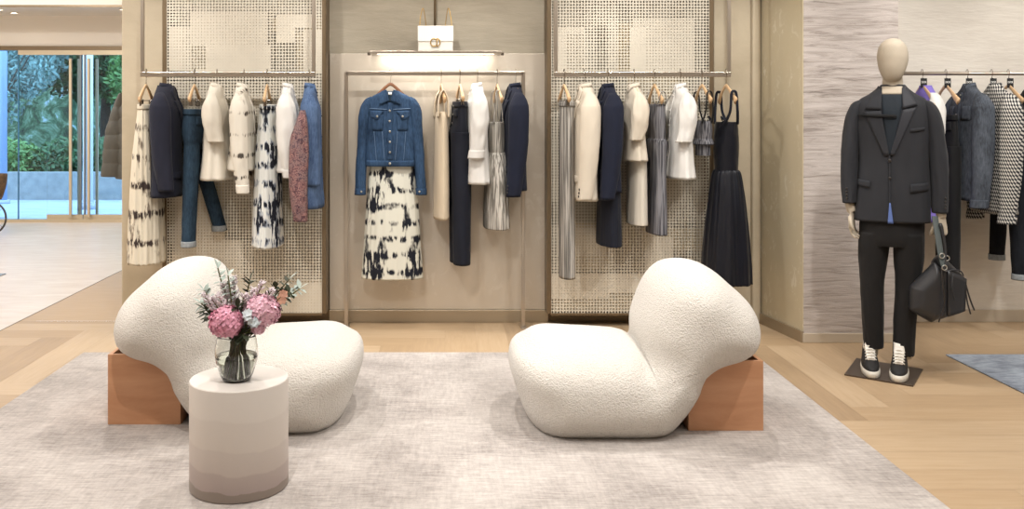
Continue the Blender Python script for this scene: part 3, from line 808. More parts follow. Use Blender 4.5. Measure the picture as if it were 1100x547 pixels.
def skirt(px, Y, yaw, py_top, py_hem, m, name, label, cat='skirt', group=None, w0=.15, w1=.2, d0=.02, d1=.08, pleat=9, amp=.014, seed=0, band=True, bandm=None, mid=None):
    root = groot(name, px, Y, yaw, label, cat, group)
    zt, zh = gz(Y, py_top), gz(Y, py_hem)
    k = mid if mid else .5
    secs = [(0, 0, zt, w0, d0), (0, 0, zt - .03, w0*1.0, d0*1.05), (0, 0, zt + (zh-zt)*.35, w0 + (w1-w0)*k*.8, d0 + (d1-d0)*.6), (0, 0, zt + (zh-zt)*.7, w0 + (w1-w0)*(.5+k*.4), d0 + (d1-d0)*.85), (0, 0, zh, w1, d1)]
    lf = Loft(secs, 96, 50, [(amp*.15, amp, pleat, .7, seed + .7), (amp*.1, amp*.5, pleat*2.1, 1.1, seed + 4.2)], wr=.002, seed=seed)
    lf.build('skirt_panel', m, root)
    if band:
        Loft([(0, 0, zt + .006, w0 + .004, d0 + .004), (0, 0, zt - .028, w0 + .005, d0 + .006)], 40, 5).build('waistband', bandm or m, root)
    return root, lf

def legs(px, Y, yaw, py_top, pys, m, name, label, cat, group, w=.19, legw=.095, ankle=.07, spread=(0, 0), ky=(0, 0), cuff=None, d=.03, crotch=.26, seed=0, kx=(0, 0), dk=.05):
    root = groot(name, px, Y, yaw, label, cat, group)
    zt = gz(Y, py_top)
    hips = Loft([(0, 0, zt, w, d), (0, 0, zt - .04, w*1.02, d*1.1), (0, 0, zt - .14, w*1.06, d*1.25), (0, 0, zt - crotch*.8, w*1.05, max(dk*1.12, d*1.1)), (0, 0, zt - crotch, w*.97, dk*.9)], 40, 22, [(.001, .004, 3, 5, seed)], wr=.004, seed=seed)
    hips.build('seat_and_hips', m, root)
    Loft([(0, 0, zt + .005, w + .004, d + .004), (0, 0, zt - .034, w*1.02 + .004, d*1.08 + .004)], 40, 5).build('waistband', m, root)
    for i, s in enumerate((-1, 1)):
        ze = gz(Y, pys[i]); x0 = s*w*.52
        lf = Loft([(x0, 0, zt - crotch + .06, legw*1.02, dk*1.05), (x0 + spread[i]*.15, ky[i]*.12, zt - crotch - .06, legw*.98, dk*1.08), (x0 + spread[i]*.5 + kx[i], ky[i]*.5, (zt - crotch + ze)*.5, (legw+ankle)*.5, dk), (x0 + spread[i], ky[i], ze, ankle, dk*.9)],
                  30, 46, [(.001, .004, 2.5, 6, seed + s)], wr=.006, seed=seed + s)
        o = lf.build('trouser_leg', m, root)
        if cuff:
            q = lf.at(ze + .03); Loft([(q[0], q[1], ze + .035, q[3] + .005, q[4] + .005), (q[0], q[1], ze - .003, ankle + .006, dk*.9 + .006)], 30, 6).build('turn_up', cuff, o)
    fn = lambda x, z, off: hips.front(x, z, off)
    patch('fly', [(-.012, zt - .03), (.012, zt - .03), (.012, zt - .16), (-.004, zt - .17)], fn, m, root, 3, 8, .003)
    button(root, hips.front(0, zt - .016, .008), M['silverbtn'], .008)
    for s in (-1, 1): patch('pocket', [(s*w*.45, zt - .05), (s*w*.85, zt - .04), (s*w*.9, zt - .1), (s*w*.55, zt - .1)], fn, m, root, 4, 4, .002)
    return root, hips

def strapped(px, Y, yaw, py_bod, py_waist, py_hem, m, name, label, cat='dress', group=None, w0=.14, ww=.12, w1=.2, d0=.035, d1=.08, strapm=None, pleat=8, amp=.014, seed=0, smock=False, skm=None, sx=.13, sw=.009, sf=.3):
    root = groot(name, px, Y, yaw, label, cat, group)
    zb, zw, zh = gz(Y, py_bod), gz(Y, py_waist), gz(Y, py_hem)
    bod = Loft([(0, 0, zb, w0*.97, d0), (0, 0, zb - .02, w0, d0*1.1), (0, 0, (zb+zw)/2, (w0+ww)/2*1.02, d0*1.25), (0, 0, zw - .01, ww, d0*1.15)], 60, 30 if not smock else 44,
               [(.001, .003, 7, 3, seed)] if not smock else [(.003, .003, 3, 30, seed)], wr=.002 if not smock else .005, seed=seed)
    bod.build('bodice', m, root)
    sk = Loft([(0, 0, zw + .01, ww*1.01, d0*1.2), (0, 0, zw - .03, ww*1.12, d0*1.5), (0, 0, zw + (zh-zw)*.3, ww + (w1-ww)*.55, d0 + (d1-d0)*.6), (0, 0, zw + (zh-zw)*.7, ww + (w1-ww)*.85, d0 + (d1-d0)*.9), (0, 0, zh, w1, d1)], 96, 44,
              [(amp*.4, amp, pleat, .6, seed + 2), (amp*.3, amp*.5, pleat*2, 1.0, seed + 6)], wr=.002, seed=seed)
    sk.build('skirt_panel', skm or m, root)
    for s in (-1, 1):
        x = s*sx
        tube('strap', [(s*w0*.8, -d0*.7, zb - .01), (x, -.024, zb*.6 - .06), (x, -.016, -.145), (x, 0, -.125), (x, .016, -.145), (x, .024, zb*.6 - .06), (s*w0*.8, d0*.7, zb - .01)], sw, strapm or m, root, n=8, flat=sf, up=(1, 0, 0), res=40)
    return root, bod

# ================= left rail =================
GL, GH = 'garments on the left rail', 'wooden hangers on the left rail'
Y = YL
hanger('clip', 157, Y, -95, 'clip hanger holding the long cream tie-dye skirt at the end of the left rail', GH)
skirt(158, Y, -95, 113, 281, M['td_cream'], 'long_skirt', 'long cream skirt with thin brown tie-dye dashes, nearest the entrance', w0=.14, w1=.19, d0=.05, d1=.115, pleat=6, amp=.024, seed=1, group=None)
hanger('coat', 181, Y, -95, 'wooden hanger inside the dark indigo coat on the left rail', GH)
blazer(178, Y, -95, 210, 203, M['coat'], 'wool_coat', 'dark indigo knee coat between the long cream tie-dye skirt and the jeans', 'coat', hw=.21, hd=.075, seed=5, cb=0)
hanger('clip', 209, Y, -95, 'clip hanger holding the dark blue jeans', GH)
legs(209, Y, -95, 118, (262, 250), M['denimd'], 'jeans', 'dark blue denim jeans with turned-up hems hanging by the waist', 'jeans', None, w=.165, legw=.08, ankle=.062, spread=(-.02, .03), ky=(.02, -.15), d=.06, dk=.048, cuff=M['denimhem'], seed=2)
hanger('coat', 233, Y, -95, 'wooden hanger inside the ecru shirt beside the jeans', GH)
shirt(232, Y, -95, 192, 150, M['ecru'], 'ecru_shirt', 'ecru half-sleeved shirt hanging between the jeans and the tie-dye shirt', hd=.06, r0=.054, r1=.05, seed=8, cuff=False)
hanger('coat', 262, Y, -95, 'wooden hanger inside the tie-dye shirt', GH)
shirt(260, Y, -95, 182, 203, M['td_shirt'], 'tie_dye_shirt', 'cream long-sleeved shirt with brown tie-dye dashes on the left rail', hd=.055, r1=.035, seed=9)
hanger('clip', 287, Y, -95, 'clip hanger holding the black and white tie-dye skirt on the left rail', GH)
skirt(288, Y, -95, 113, 263, M['td_ink'], 'tie_dye_skirt', 'flared black and white tie-dye skirt hanging between two pale shirts', w0=.13, w1=.2, d0=.05, d1=.10, pleat=6, amp=.024, seed=3)
hanger('coat', 309, Y, -95, 'wooden hanger inside the white blouse on the left rail', GH)
shirt(309, Y, -95, 184, 187, M['whitec'], 'white_blouse', 'soft white long-sleeved blouse between the black and white skirt and the blue shirt', 'blouse', hd=.05, puff=.008, r1=.038, seed=11, hw=.19)
hanger('coat', 332, Y, -95, 'wooden hanger inside the blue chambray shirt', GH)
shirt(333, Y, -95, 222, 196, M['bluecham'], 'chambray_shirt', 'blue chambray shirt with a red paisley front at the left rail end', hd=.05, seed=12, hw=.18, cuff=False, btn='button', col=True)
sc_ = groot('paisley_scarf', 329, Y - .05, -95, 'red and grey paisley printed scarf draped over the blue chambray shirt', 'scarf')
Loft([(-.19, .01, gz(Y, 118), .02, .015), (-.20, .015, gz(Y, 130), .045, .035), (-.20, .03, gz(Y, 150), .05, .055), (-.20, .035, gz(Y, 185), .05, .06), (-.20, .03, gz(Y, 215), .045, .05), (-.20, .02, gz(Y, 233), .03, .035)], 40, 36, [(.004, .012, 4, 2, 2)], wr=.008).build('scarf_cloth', M['paisley'], sc_)

# ================= centre rail =================
GH = 'wooden hangers on the centre rail'
Y = YC
hanger('coat', 419.5, Y, 0, 'reddish wooden hanger inside the blue denim jacket', GH, 'walnut').scale = (.5, 1, .9)
# denim jacket seen from the front
Yj = Y - .02
root = groot('denim_jacket', 419.5, Yj, 0, 'mid-blue denim jacket with two flap chest pockets facing the front', 'jacket')
m = M['denim']; k = Yj / 1000
def gx(px, c=419.5): return (px - c) * k
zt = gz(Yj, 97)
secs = [(0, 0, gz(Yj, 98), .055, .045), (0, 0, gz(Yj, 100.5), .085, .05), (0, 0, gz(Yj, 104), .125, .055), (0, 0, gz(Yj, 109), .148, .06), (0, 0, gz(Yj, 122), .162, .068), (0, 0, gz(Yj, 150), .17, .068), (0, 0, gz(Yj, 168), .172, .066), (0, 0, gz(Yj, 178), .168, .062)]
lf = Loft(secs, 60, 50, [(.001, .003, 4, 4, 3)], wr=.004, ex=2.6); lf.build('body', m, root)
fn = lambda x, z, off: lf.front(x, z, off)
for s in (-1, 1):
    sl = Loft([(s*.125, 0, gz(Yj, 104), .012, .02), (s*.145, 0, gz(Yj, 108), .03, .04), (s*.165, 0, gz(Yj, 120), .042, .056), (s*.182, 0, gz(Yj, 145), .038, .055), (s*.196, -.01, gz(Yj, 175), .035, .048), (s*.202 + (.008 if s > 0 else 0), -.02, gz(Yj, 208), .033, .042)], 30, 50, [(.001, .003, 3, 6, s + 2)], wr=.009, seed=s)
    o = sl.build('sleeve', m, root)
    q = sl.at(gz(Yj, 201)); Loft([(q[0], q[1], gz(Yj, 202), q[3] + .004, q[4] + .004), (q[0] + s*.002, q[1] - .002, gz(Yj, 209), q[3] + .005, q[4] + .004)], 30, 6).build('cuff', m, o)
    button(o, (q[0] - s*.01, q[1] - q[4] - .008, gz(Yj, 205)), M['silverbtn'], .007)
    # chest pocket, flap with point, button
    xa, xb = s*.045, s*.125
    patch('pocket', [(xa, gz(Yj, 123)), (xb, gz(Yj, 123)), (xb - s*.006, gz(Yj, 140)), (xa + s*.004, gz(Yj, 140))], fn, m, root, 6, 6, .003)
    f_ = patch('pocket_flap', [(xa - s*.003, gz(Yj, 119)), (xb + s*.003, gz(Yj, 119)), (xb + s*.002, gz(Yj, 126)), ((xa + xb)/2, gz(Yj, 129))], lambda x, z, o_: lf.front(x, z, o_ + .006), m, root, 6, 4, .003)
    button(root, lf.front((xa + xb)/2, gz(Yj, 125), .014), M['silverbtn'], .008)
    patch('yoke_seam', [(s*.02, gz(Yj, 117.2)), (s*.168, gz(Yj, 116)), (s*.168, gz(Yj, 116.8)), (s*.02, gz(Yj, 118))], lambda x, z, o_: lf.front(x, z, o_ + .001), M['stitch'], root, 10, 1, .001)
    for xo in (.05, .105): patch('front_seam', [(s*xo, gz(Yj, 141)), (s*(xo + .003), gz(Yj, 141)), (s*(xo - .013), gz(Yj, 172)), (s*(xo - .016), gz(Yj, 172))], lambda x, z, o_: lf.front(x, z, o_ + .001), M['stitch'], root, 1, 10, .001)
patch('placket', [(-.016, gz(Yj, 110)), (.016, gz(Yj, 110)), (.016, gz(Yj, 172)), (-.016, gz(Yj, 172))], fn, m, root, 4, 20, .004)
for py in (119, 130, 141, 152, 163): button(root, lf.front(0, gz(Yj, py), .012), M['silverbtn'], .008)
patch('waistband', [(-.17, gz(Yj, 172)), (.17, gz(Yj, 172)), (.166, gz(Yj, 178.5)), (-.166, gz(Yj, 178.5))], fn, m, root, 20, 3, .005)
button(root, lf.front(0, gz(Yj, 175), .014), M['silverbtn'], .009)
# collar: dark opening, label, two leaves
patch('neck_lining', [(-.035, gz(Yj, 98.5)), (.035, gz(Yj, 98.5)), (.008, gz(Yj, 110)), (-.008, gz(Yj, 110))], lambda x, z, o_: lf.front(x, z, o_), M['denimd'], root, 6, 6, .002)
tg = patch('neck_label', [(-.012, gz(Yj, 99.2)), (.012, gz(Yj, 99.2)), (.012, gz(Yj, 102)), (-.012, gz(Yj, 102))], lambda x, z, o_: lf.front(x, z, o_ + .006), M['tagwhite'], root, 2, 2, .001)
for s in (-1, 1):
    patch('collar', [(s*.022, gz(Yj, 96.5)), (s*.06, gz(Yj, 98)), (s*.072, gz(Yj, 112.5)), (s*.006, gz(Yj, 108.5))], lambda x, z, o_: lf.front(x, min(z, gz(Yj, 99)), o_ + .008) * 1 + Vector((0, 0, max(0, z - gz(Yj, 99)))), m, root, 8, 8, .005)
skirt(421.5, Y, 0, 171, 299, M['td_front'], 'tie_dye_skirt', 'pleated midi skirt in black and white tie-dye, worn-style beneath the denim jacket', w0=.15, w1=.208, d0=.045, d1=.09, pleat=10, amp=.014, seed=6)

hanger('coat', 474, Y, 84, 'wooden hanger carrying the cream sleeveless dress', GH)
root = groot('sleeveless_dress', 474, Y, 84, 'plain cream sleeveless shift dress between the denim jacket and navy trousers', 'dress')
lf = Loft([(0, 0, gz(Y, 120), .14, .03), (0, 0, gz(Y, 126), .16, .04), (0, 0, gz(Y, 150), .165, .045), (0, 0, gz(Y, 190), .175, .05), (0, 0, gz(Y, 234), .18, .052)], 44, 36, [(.002, .008, 3, 1, 2)], wr=.003); lf.build('body', M['creamk'], root)
for s in (-1, 1):
    tube('shoulder_strap', [(s*.14, -.035, gz(Y, 126)), (s*.125, -.03, gz(Y, 108)), (s*.11, 0, gz(Y, 98)), (s*.125, .03, gz(Y, 108)), (s*.14, .035, gz(Y, 126))], .028, M['creamk'], root, n=10, flat=.2, up=(1, 0, 0), res=30)
hanger('clip', 494, Y, 84, 'clip hanger holding the dark navy trousers', GH)
root, hp = legs(494, Y, 84, 110, (283, 281), M['navyd'], 'flared_trousers', 'long dark navy flared trousers with a buttoned waist beside the cream dress', 'trousers', None, w=.14, legw=.075, ankle=.10, spread=(-.01, .02), d=.045, dk=.065, seed=4)
for k2 in range(3):
    for s in (-1, 1): button(root, hp.front(s*.05, gz(Y, 114 + k2*9), .006), M['silverbtn'], .007)
hanger('coat', 513, Y, 84, 'wooden hanger inside the crisp white shirt on the centre rail', GH)
shirt(512, Y, 84, 196, 168, M['whitec'], 'white_shirt', 'crisp white collared shirt between the navy trousers and the silver-grey dress', hd=.055, seed=15, r1=.05)
hanger('coat', 534, Y, 84, 'wooden hanger carrying the silver-grey strap dress', GH)
strapped(533, Y, 84, 131, 165, 244, M['lurex'], 'strap_dress', 'short silver-grey crinkled strap dress beside the navy blazer', w0=.125, ww=.115, w1=.19, d0=.045, d1=.085, seed=5, sx=.09, sw=.012)
hanger('coat', 554, Y, 84, 'wooden hanger inside the navy blazer at the centre rail end', GH)
blazer(553, Y, 84, 203, 209, M['navy'], 'navy_blazer', 'navy wool blazer at the end of the centre rail', seed=17, hw=.19)

# ================= right rail =================
GH = 'wooden hangers on the right rail'
Y = YR
hanger('clip', 606, Y, 87, 'clip hanger holding the long grey pleated skirt', GH)
skirt(609, Y, 87, 110, 298, M['greystripe'], 'pleated_skirt', 'narrow long grey pleated skirt at the start of the right rail', w0=.10, w1=.10, d0=.045, d1=.05, pleat=9, amp=.007, seed=8)
hanger('coat', 628, Y, 87, 'wooden hanger inside the cream blazer', GH)
blazer(629, Y, 87, 214, 213, M['creamw'], 'cream_blazer', 'cream wool blazer with dark cuff buttons', hw=.19, seed=18)
hanger('coat', 653, Y, 87, 'wooden hanger inside the navy blazer on the right rail', GH)
blazer(653, Y, 87, 205, 212, M['navy'], 'navy_blazer', 'navy blazer worn-style over a long navy skirt on the right rail', hw=.19, seed=19, cb=0)
skirt(654, Y + .01, 87, 190, 262, M['navyd'], 'navy_skirt', 'straight navy skirt showing below the navy blazer on the right rail', w0=.165, w1=.185, d0=.06, d1=.075, pleat=4, amp=.006, seed=9)
hanger('coat', 681, Y, 87, 'wooden hanger inside the ivory jacket on the right rail', GH)
shirt(681, Y, 87, 172, 150, M['creamw'], 'ivory_jacket', 'ivory jacket with a rolled collar between the navy blazer and grey strap dress', 'jacket', hw=.18, hd=.05, seed=21, cuff=False, far=False, placket=False)
skirt(684, Y + .01, 87, 165, 240, M['ecru'], 'cream_skirt', 'straight cream skirt hanging below the ivory jacket', w0=.15, w1=.155, d0=.05, d1=.06, pleat=3, amp=.005, seed=10)
hanger('coat', 703, Y, 87, 'wooden hanger carrying the charcoal camisole dress', GH)
strapped(705, Y, 87, 112, 150, 250, M['charstripe'], 'camisole_dress', 'charcoal pinstriped camisole dress with thin tied straps', w0=.13, ww=.13, w1=.165, d0=.04, d1=.055, seed=7, sx=.15, sw=.005, amp=.006)
hanger('coat', 731, Y, 87, 'wooden hanger inside the white short-sleeved shirt', GH)
shirt(731, Y, 87, 191, 152, M['whitec'], 'short_sleeved_shirt', 'white short-sleeved shirt on the right rail beside the small grey corset top', hw=.18, hd=.05, seed=23, cuff=False, r0=.054, r1=.054)
hanger('coat', 754, Y, 87, 'wooden hanger carrying the small grey corset top', GH)
strapped(755, Y, 87, 130, 150, 167, M['charstripe'], 'corset_top', 'small grey striped corset top with black straps', 'top', w0=.1, ww=.085, w1=.07, d0=.045, d1=.045, strapm=M['black'], seed=9, sx=.13, sw=.012, amp=.002)
hanger('coat', 780, Y - .02, 87, 'wooden hanger carrying the long navy dress, last on the right rail', GH)
root, bod = strapped(780, Y - .02, 87, 131, 184, 303, M['navysatin'], 'evening_dress', 'long black-navy dress with smocked bodice and full skirt, last on the right rail', w0=.115, ww=.10, w1=.175, d0=.06, d1=.15, strapm=M['navyd'], seed=13, smock=True, sx=.14, sw=.011, sf=.8, pleat=6, amp=.03)
for s in (-1, 1): tube('strap_bow', [(s*.10, -.06, gz(Y, 129)), (s*.12, -.075, gz(Y, 125)), (s*.14, -.06, gz(Y, 129)), (s*.12, -.07, gz(Y, 131)), (s*.09, -.075, gz(Y, 136))], .005, M['navyd'], root, res=20, n=6)

# ================= recess rail =================
GH = 'labelled wooden hangers in the right recess'
Y = YM
zr = PZ(79, Y) + .008
def HG(kind, px, yaw, lab): return hanger(kind, px, Y, yaw, lab, GH, z=zr)
HG('label', 990.5, 94, 'labelled hanger inside the lilac tee directly behind the mannequin shoulder')
shirt(994, Y, 92, 236, 166, M['lilac'], 'lilac_tee', 'lilac t-shirt with a white sleeve half hidden by the mannequin', 't-shirt', hw=.17, hd=.05, seed=31, cuff=False, placket=False, col=False, r0=.05, r1=.05)
bpy.data.objects['lilac_tee'].children[1].data.materials[0] = M['whitec']
HG('label', 1016, 94, 'labelled hanger above the black trousers, nearest the mannequin head')
legs(1018, Y, 92, 124, (292, 290), M['black'], 'black_trousers', 'black wool trousers hanging between the suited mannequin and the grey denim jacket', 'trousers', None, w=.10, legw=.06, ankle=.055, d=.035, dk=.05, seed=14)
HG('label', 1039, 94, 'labelled hanger inside the grey denim jacket')
root, lf = shirt(1041, Y, 92, 214, 220, M['denimg'], 'grey_denim_jacket', 'washed grey denim jacket beside the diagonal-patterned shirt', 'jacket', hw=.19, hd=.055, seed=33, btn='silverbtn', r0=.064, r1=.05, wr=.005)
for s in (-1, 1): patch('chest_pocket', [(s*.05, -.22), (s*.13, -.22), (s*.13, -.31), (s*.05, -.31)], lambda x, z, o: lf.front(x, z, o), M['denimg'], root, 5, 5, .004)
HG('label', 1065, 94, 'labelled hanger inside the diagonal-patterned shirt')
shirt(1069, Y - .03, 92, 228, 236, M['jacquard'], 'patterned_shirt', 'long-sleeved shirt in a small black and ivory diagonal pattern', hw=.2, hd=.058, seed=35, r0=.066, r1=.05, wr=.005)
HG('label', 1083, 94, 'labelled hanger above the black jeans')
legs(1083, Y + .04, 92, 118, (282, 296), M['denimb'], 'black_jeans', 'black jeans with grey turned-up hems seen below the diagonal-patterned shirt', 'jeans', None, w=.13, legw=.07, ankle=.045, spread=(-.07, .07), cuff=M['denimhem'], seed=16)
HG('coat', 1108, 94, 'wooden hanger at the edge of the picture in the right recess')
blazer(1112, Y, 92, 230, 225, M['black'], 'black_blazer', 'black blazer cut by the picture edge in the right recess', hw=.18, seed=40)

# puffer coat beyond the pier
Y = 8.2
root = empty('puffer_coat', (-2.63, Y, 1.64), 0, 'olive-brown quilted puffer coat hanging beyond the pier by the glass doors', 'coat')
M['puffer'] = mat('olive_nylon', '#4b4942', .5, var=.1, bump=.4, bscale=30)
def puffs(x, y, rx, ry, z0, z1, nb, name):
    secs = []
    for i in range(nb):
        a = z0 + (z1 - z0)*i/nb; b = z0 + (z1 - z0)*(i+1)/nb; t = i/nb
        for q, u in ((.03, .975), (.15, 1.0), (.5, 1.02), (.85, 1.0), (.97, .975)):
            t = (i + q)/nb; secs.append((x*(.75 + .4*t**.6), y, a + (b - a)*q, rx(t)*u, ry*u))
    lf = Loft(secs, 36, 12*nb, [(.003, .006, 3, 8, 1)], wr=.004); lf.build(name, M['puffer'], root)
puffs(0, 0, lambda t: .12 + .15*min(1, t*4), .15, .03, -.78, 6, 'body')
for s in (-1, 1): puffs(s*.25, 0, lambda t: .035 + .075*min(1, t*2.2), .10, -.02, -.76, 6, 'sleeve')
Loft([(0, 0, .07, .08, .07), (0, 0, .04, .1, .08), (0, 0, -.03, .15, .09)], 24, 12).build('collar', M['puffer'], root)
root = empty('wall_rail', (-2.2, Y, 1.86), 0, 'short metal rail on the rear of the pier wall holding the puffer coat', 'clothes rail')
tube('bar', [(0, 0, 0), (-.44, 0, 0)], .012, M['steel'], root); tube('hook', [(-.42, 0, 0), (-.42, 0, -.08)], .004, M['steel'], root)
# ---------------------------------------------------------------- lounge chairs
t = NT('ivory_boucle')
n1 = t.n('ShaderNodeTexVoronoi'); n1.inputs['Scale'].default_value = 150; t.l(t.co(), n1.inputs['Vector'])
n2 = t.noise(t.co(), 90, 4, .6)
t.set(Base_Color=t.ramp(n1.outputs['Distance'], [(0, lin('#dcd7cf')), (.8, lin('#cfc9c0'))]), Roughness=.95, Sheen_Weight=.3, Specular_IOR_Level=.2)
t.bump(t.math('ADD', t.math('MULTIPLY', n1.outputs['Distance'], -.8), n2), .8, .006); M['boucle'] = t.m

def inflate(outline, cen, R_, W, p=2.5, na=150, nr=40, k=1.0):
    """puffed solid from a star-shaped outline in x-z; thickness along y grows with the distance from the rim"""
    o = crv(outline + [outline[0]], na * 4)
    th = []
    pts = [Vector((x, z)) for x, z in o]; c = Vector(cen)
    # resample by angle
    ang = [math.atan2((q - c).y, (q - c).x) for q in pts]
    bd = []
    L = [0]
    for a, b in zip(pts, pts[1:]): L.append(L[-1] + (b - a).length)
    for i in range(na):
        s = L[-1] * i / na; j = next(q for q in range(len(L) - 1) if L[q + 1] >= s)
        u = (s - L[j]) / max(1e-9, L[j+1] - L[j]); bd.append(pts[j].lerp(pts[j+1], u))
    def dist(q):
        best = 9
        for a, b in zip(bd, bd[1:] + bd[:1]):
            ab = b - a; u = max(0, min(1, (q - a).dot(ab) / max(1e-12, ab.length_squared))); best = min(best, (q - a - ab*u).length)
        return best
    vs = []; rings = []
    def H_(d):
        u = min(1, d / R_); return W * (1 - (1 - u) ** p) ** (1 / p) * k
    fr = [1 - (1 - j/nr) ** 1.0 for j in range(nr)]
    fr = [1 - (j/nr) ** 1.8 for j in range(nr)]   # 1 -> small
    rim = [len(vs) + i for i in range(na)]; vs += [Vector((q.x, 0, q.y)) for q in bd]
    fs = []
    hs = []
    for f in fr[1:]: hs.append([H_(dist(c + (q - c)*f)) for q in bd])
    hc = H_(dist(c))
    # soften the ridge lines
    for it in range(6):
        for r in range(1, len(hs)):
            nxt = hs[r+1] if r + 1 < len(hs) else [hc]*na
            hs[r] = [ .5*hs[r][i] + .125*(hs[r][i-1] + hs[r][(i+1) % na] + hs[r-1][i] + nxt[i]) for i in range(na)]
    for s in (-1, 1):
        prev = rim
        for f, hr in zip(fr[1:], hs):
            cur = []
            for i, q in enumerate(bd):
                w = c + (q - c)*f; cur.append(len(vs)); vs.append(Vector((w.x, s*hr[i], w.y)))
            for i in range(na):
                j = (i+1) % na; fs.append((prev[i], prev[j], cur[j], cur[i]) if s > 0 else (prev[j], prev[i], cur[i], cur[j]))
            prev = cur
        vs.append(Vector((c.x, s*hc, c.y))); e = len(vs) - 1
        for i in range(na):
            j = (i+1) % na; fs.append((prev[i], prev[j], e) if s > 0 else (prev[j], prev[i], e))
    return vs, fs

prof = [(681,357),(668,350.5),(614,347),(580,347),(559,357),(549,378),(547,400),(553,428),(566,455),(585,469),(614,473.5),(656,474.5),(698,473),(718,466),(732,451),(740,428),(746,410),(755,397),(768,391),(786,387),(800,379),(808.5,365),(813.5,346),(812,327),(803,310.5),(782,293.6),(765.5,283),(749,277),(732,275.6),(715,279),(699,293),(688,314),(680,338)]
def prof_xz(px, py):
    D = 4.5 if py < 360 else 4.5 - (py - 360) / 114.5 * .38
    z = EYE - (py - 118) / F * D
    if py < 360: z = EYE - (py - 118) / F * 4.68
    if py > 440: z -= .07 * min(1, (py - 440) / 30)
    x = (px - 478) / F * (4.5 if py < 430 else 4.5 - (py - 430)/44*.25)
    if px > 740: x = (px - 478) / F * (4.5 - .14 * min(1, (px - 740) / 50))
    return x, z
out = [prof_xz(*p) for p in prof]
xc = .92
out = [(x - xc, z) for x, z in out]
v, f = inflate(out, (.02, .24), .24, .44, 2.4)
v = [Vector((q.x, q.y, max(q.z, 0))) for q in v]
def chair(mirror, loc, label):
    vv = [Vector((-q.x, q.y, q.z)) for q in v] if mirror else v
    ff = [tuple(reversed(q)) for q in f] if mirror else f
    root = empty('lounge_chair', loc, 0, label, 'lounge chair', 'ivory boucle lounge chairs')
    mesh('upholstery', vv, ff, M['boucle'], root)
    return root
chair(False, (xc, 4.48, .009), 'ivory boucle lounge chair on the right, under the navy dress end of the rail')
chair(True, (-1.012, 4.54, .009), 'ivory boucle lounge chair behind the stone side table and flowers')
M['terracotta'] = wood('orange_brown_wood', '#b9835d', '#cf9d78', 2.2, (1, 1, 5), .4)
M['terrain'] = wood('dark_inner_wood', '#6a4632', '#8a5f45', 2.2, (1, 1, 5), .5)
def crate(x0, x1, y0, dep, h, label):
    cx = (x0 + x1)/2; cy = y0 + dep/2
    root = empty('wooden_box', (cx, cy, .009), 0, label, 'wooden box', 'orange-brown wooden boxes behind the chairs')
    w = (x1 - x0)/2; d = dep/2; t_ = .018
    box('front_panel', -w, w, -d, -d + t_, 0, h, M['terracotta'], root, bevel=.0015)
    box('back_panel', -w, w, d - t_, d, 0, h, M['terracotta'], root, bevel=.0015)
    for s in (-1, 1):
        a, b = sorted((s*w, s*(w - t_))); box('side_panel', a, b, -d + t_, d - t_, 0, h, M['terracotta'], root, bevel=.0015)
    box('base_panel', -w + t_, w - t_, -d + t_, d - t_, 0, t_, M['terrain'], root)
crate(1.108, 1.449, 4.236, .40, .318, 'orange-brown open wooden box under the backrest of the right boucle chair')
crate(-1.565, -1.227, 4.32, .40, .325, 'orange-brown open wooden box under the backrest of the boucle chair by the flowers')

# ---------------------------------------------------------------- side table
t = NT('banded_stone')
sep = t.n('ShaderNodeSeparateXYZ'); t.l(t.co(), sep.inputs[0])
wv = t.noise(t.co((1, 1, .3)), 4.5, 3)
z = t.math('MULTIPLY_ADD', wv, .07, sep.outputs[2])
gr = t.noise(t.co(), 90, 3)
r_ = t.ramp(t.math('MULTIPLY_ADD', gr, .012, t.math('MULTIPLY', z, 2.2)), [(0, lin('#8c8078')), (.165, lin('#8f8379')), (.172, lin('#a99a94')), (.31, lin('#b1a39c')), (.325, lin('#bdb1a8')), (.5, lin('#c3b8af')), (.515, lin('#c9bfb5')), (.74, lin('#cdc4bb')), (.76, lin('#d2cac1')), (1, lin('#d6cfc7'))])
top = t.noise(t.co(), 9, 4, .6)
t.set(Base_Color=r_, Roughness=t.math('MULTIPLY_ADD', top, .5, .2), Specular_IOR_Level=.4); t.bump(gr, .08, .002); M['stone'] = t.m
def lathe_geo(prof_, n=64):
    vs = []; fs = []
    for r, z in prof_:
        for i in range(n): a = 2*PI*i/n; vs.append(Vector((r*math.cos(a), r*math.sin(a), z)))
    for j in range(len(prof_) - 1):
        for i in range(n):
            k = (i+1) % n; fs.append((j*n+i, j*n+k, (j+1)*n+k, (j+1)*n+i))
    return vs, fs
TX, TY = -.802, 3.63
vs, fs = lathe_geo([(.0005, 0), (.185, 0), (.189, .004), (.189, .405), (.1885, .413), (.186, .416), (.0005, .4165)], 96)
o = mesh('side_table', vs, fs, M['stone'], loc=(TX, TY, .0095)); o.data.polygons.foreach_set('use_smooth', [True]*len(o.data.polygons))
e = o.modifiers.new('e', 'EDGE_SPLIT'); e.split_angle = R(35)
tag(o, 'round drum side table of pale banded stone, darker towards its foot, carrying the flowers', 'side table')
TZ = .4265
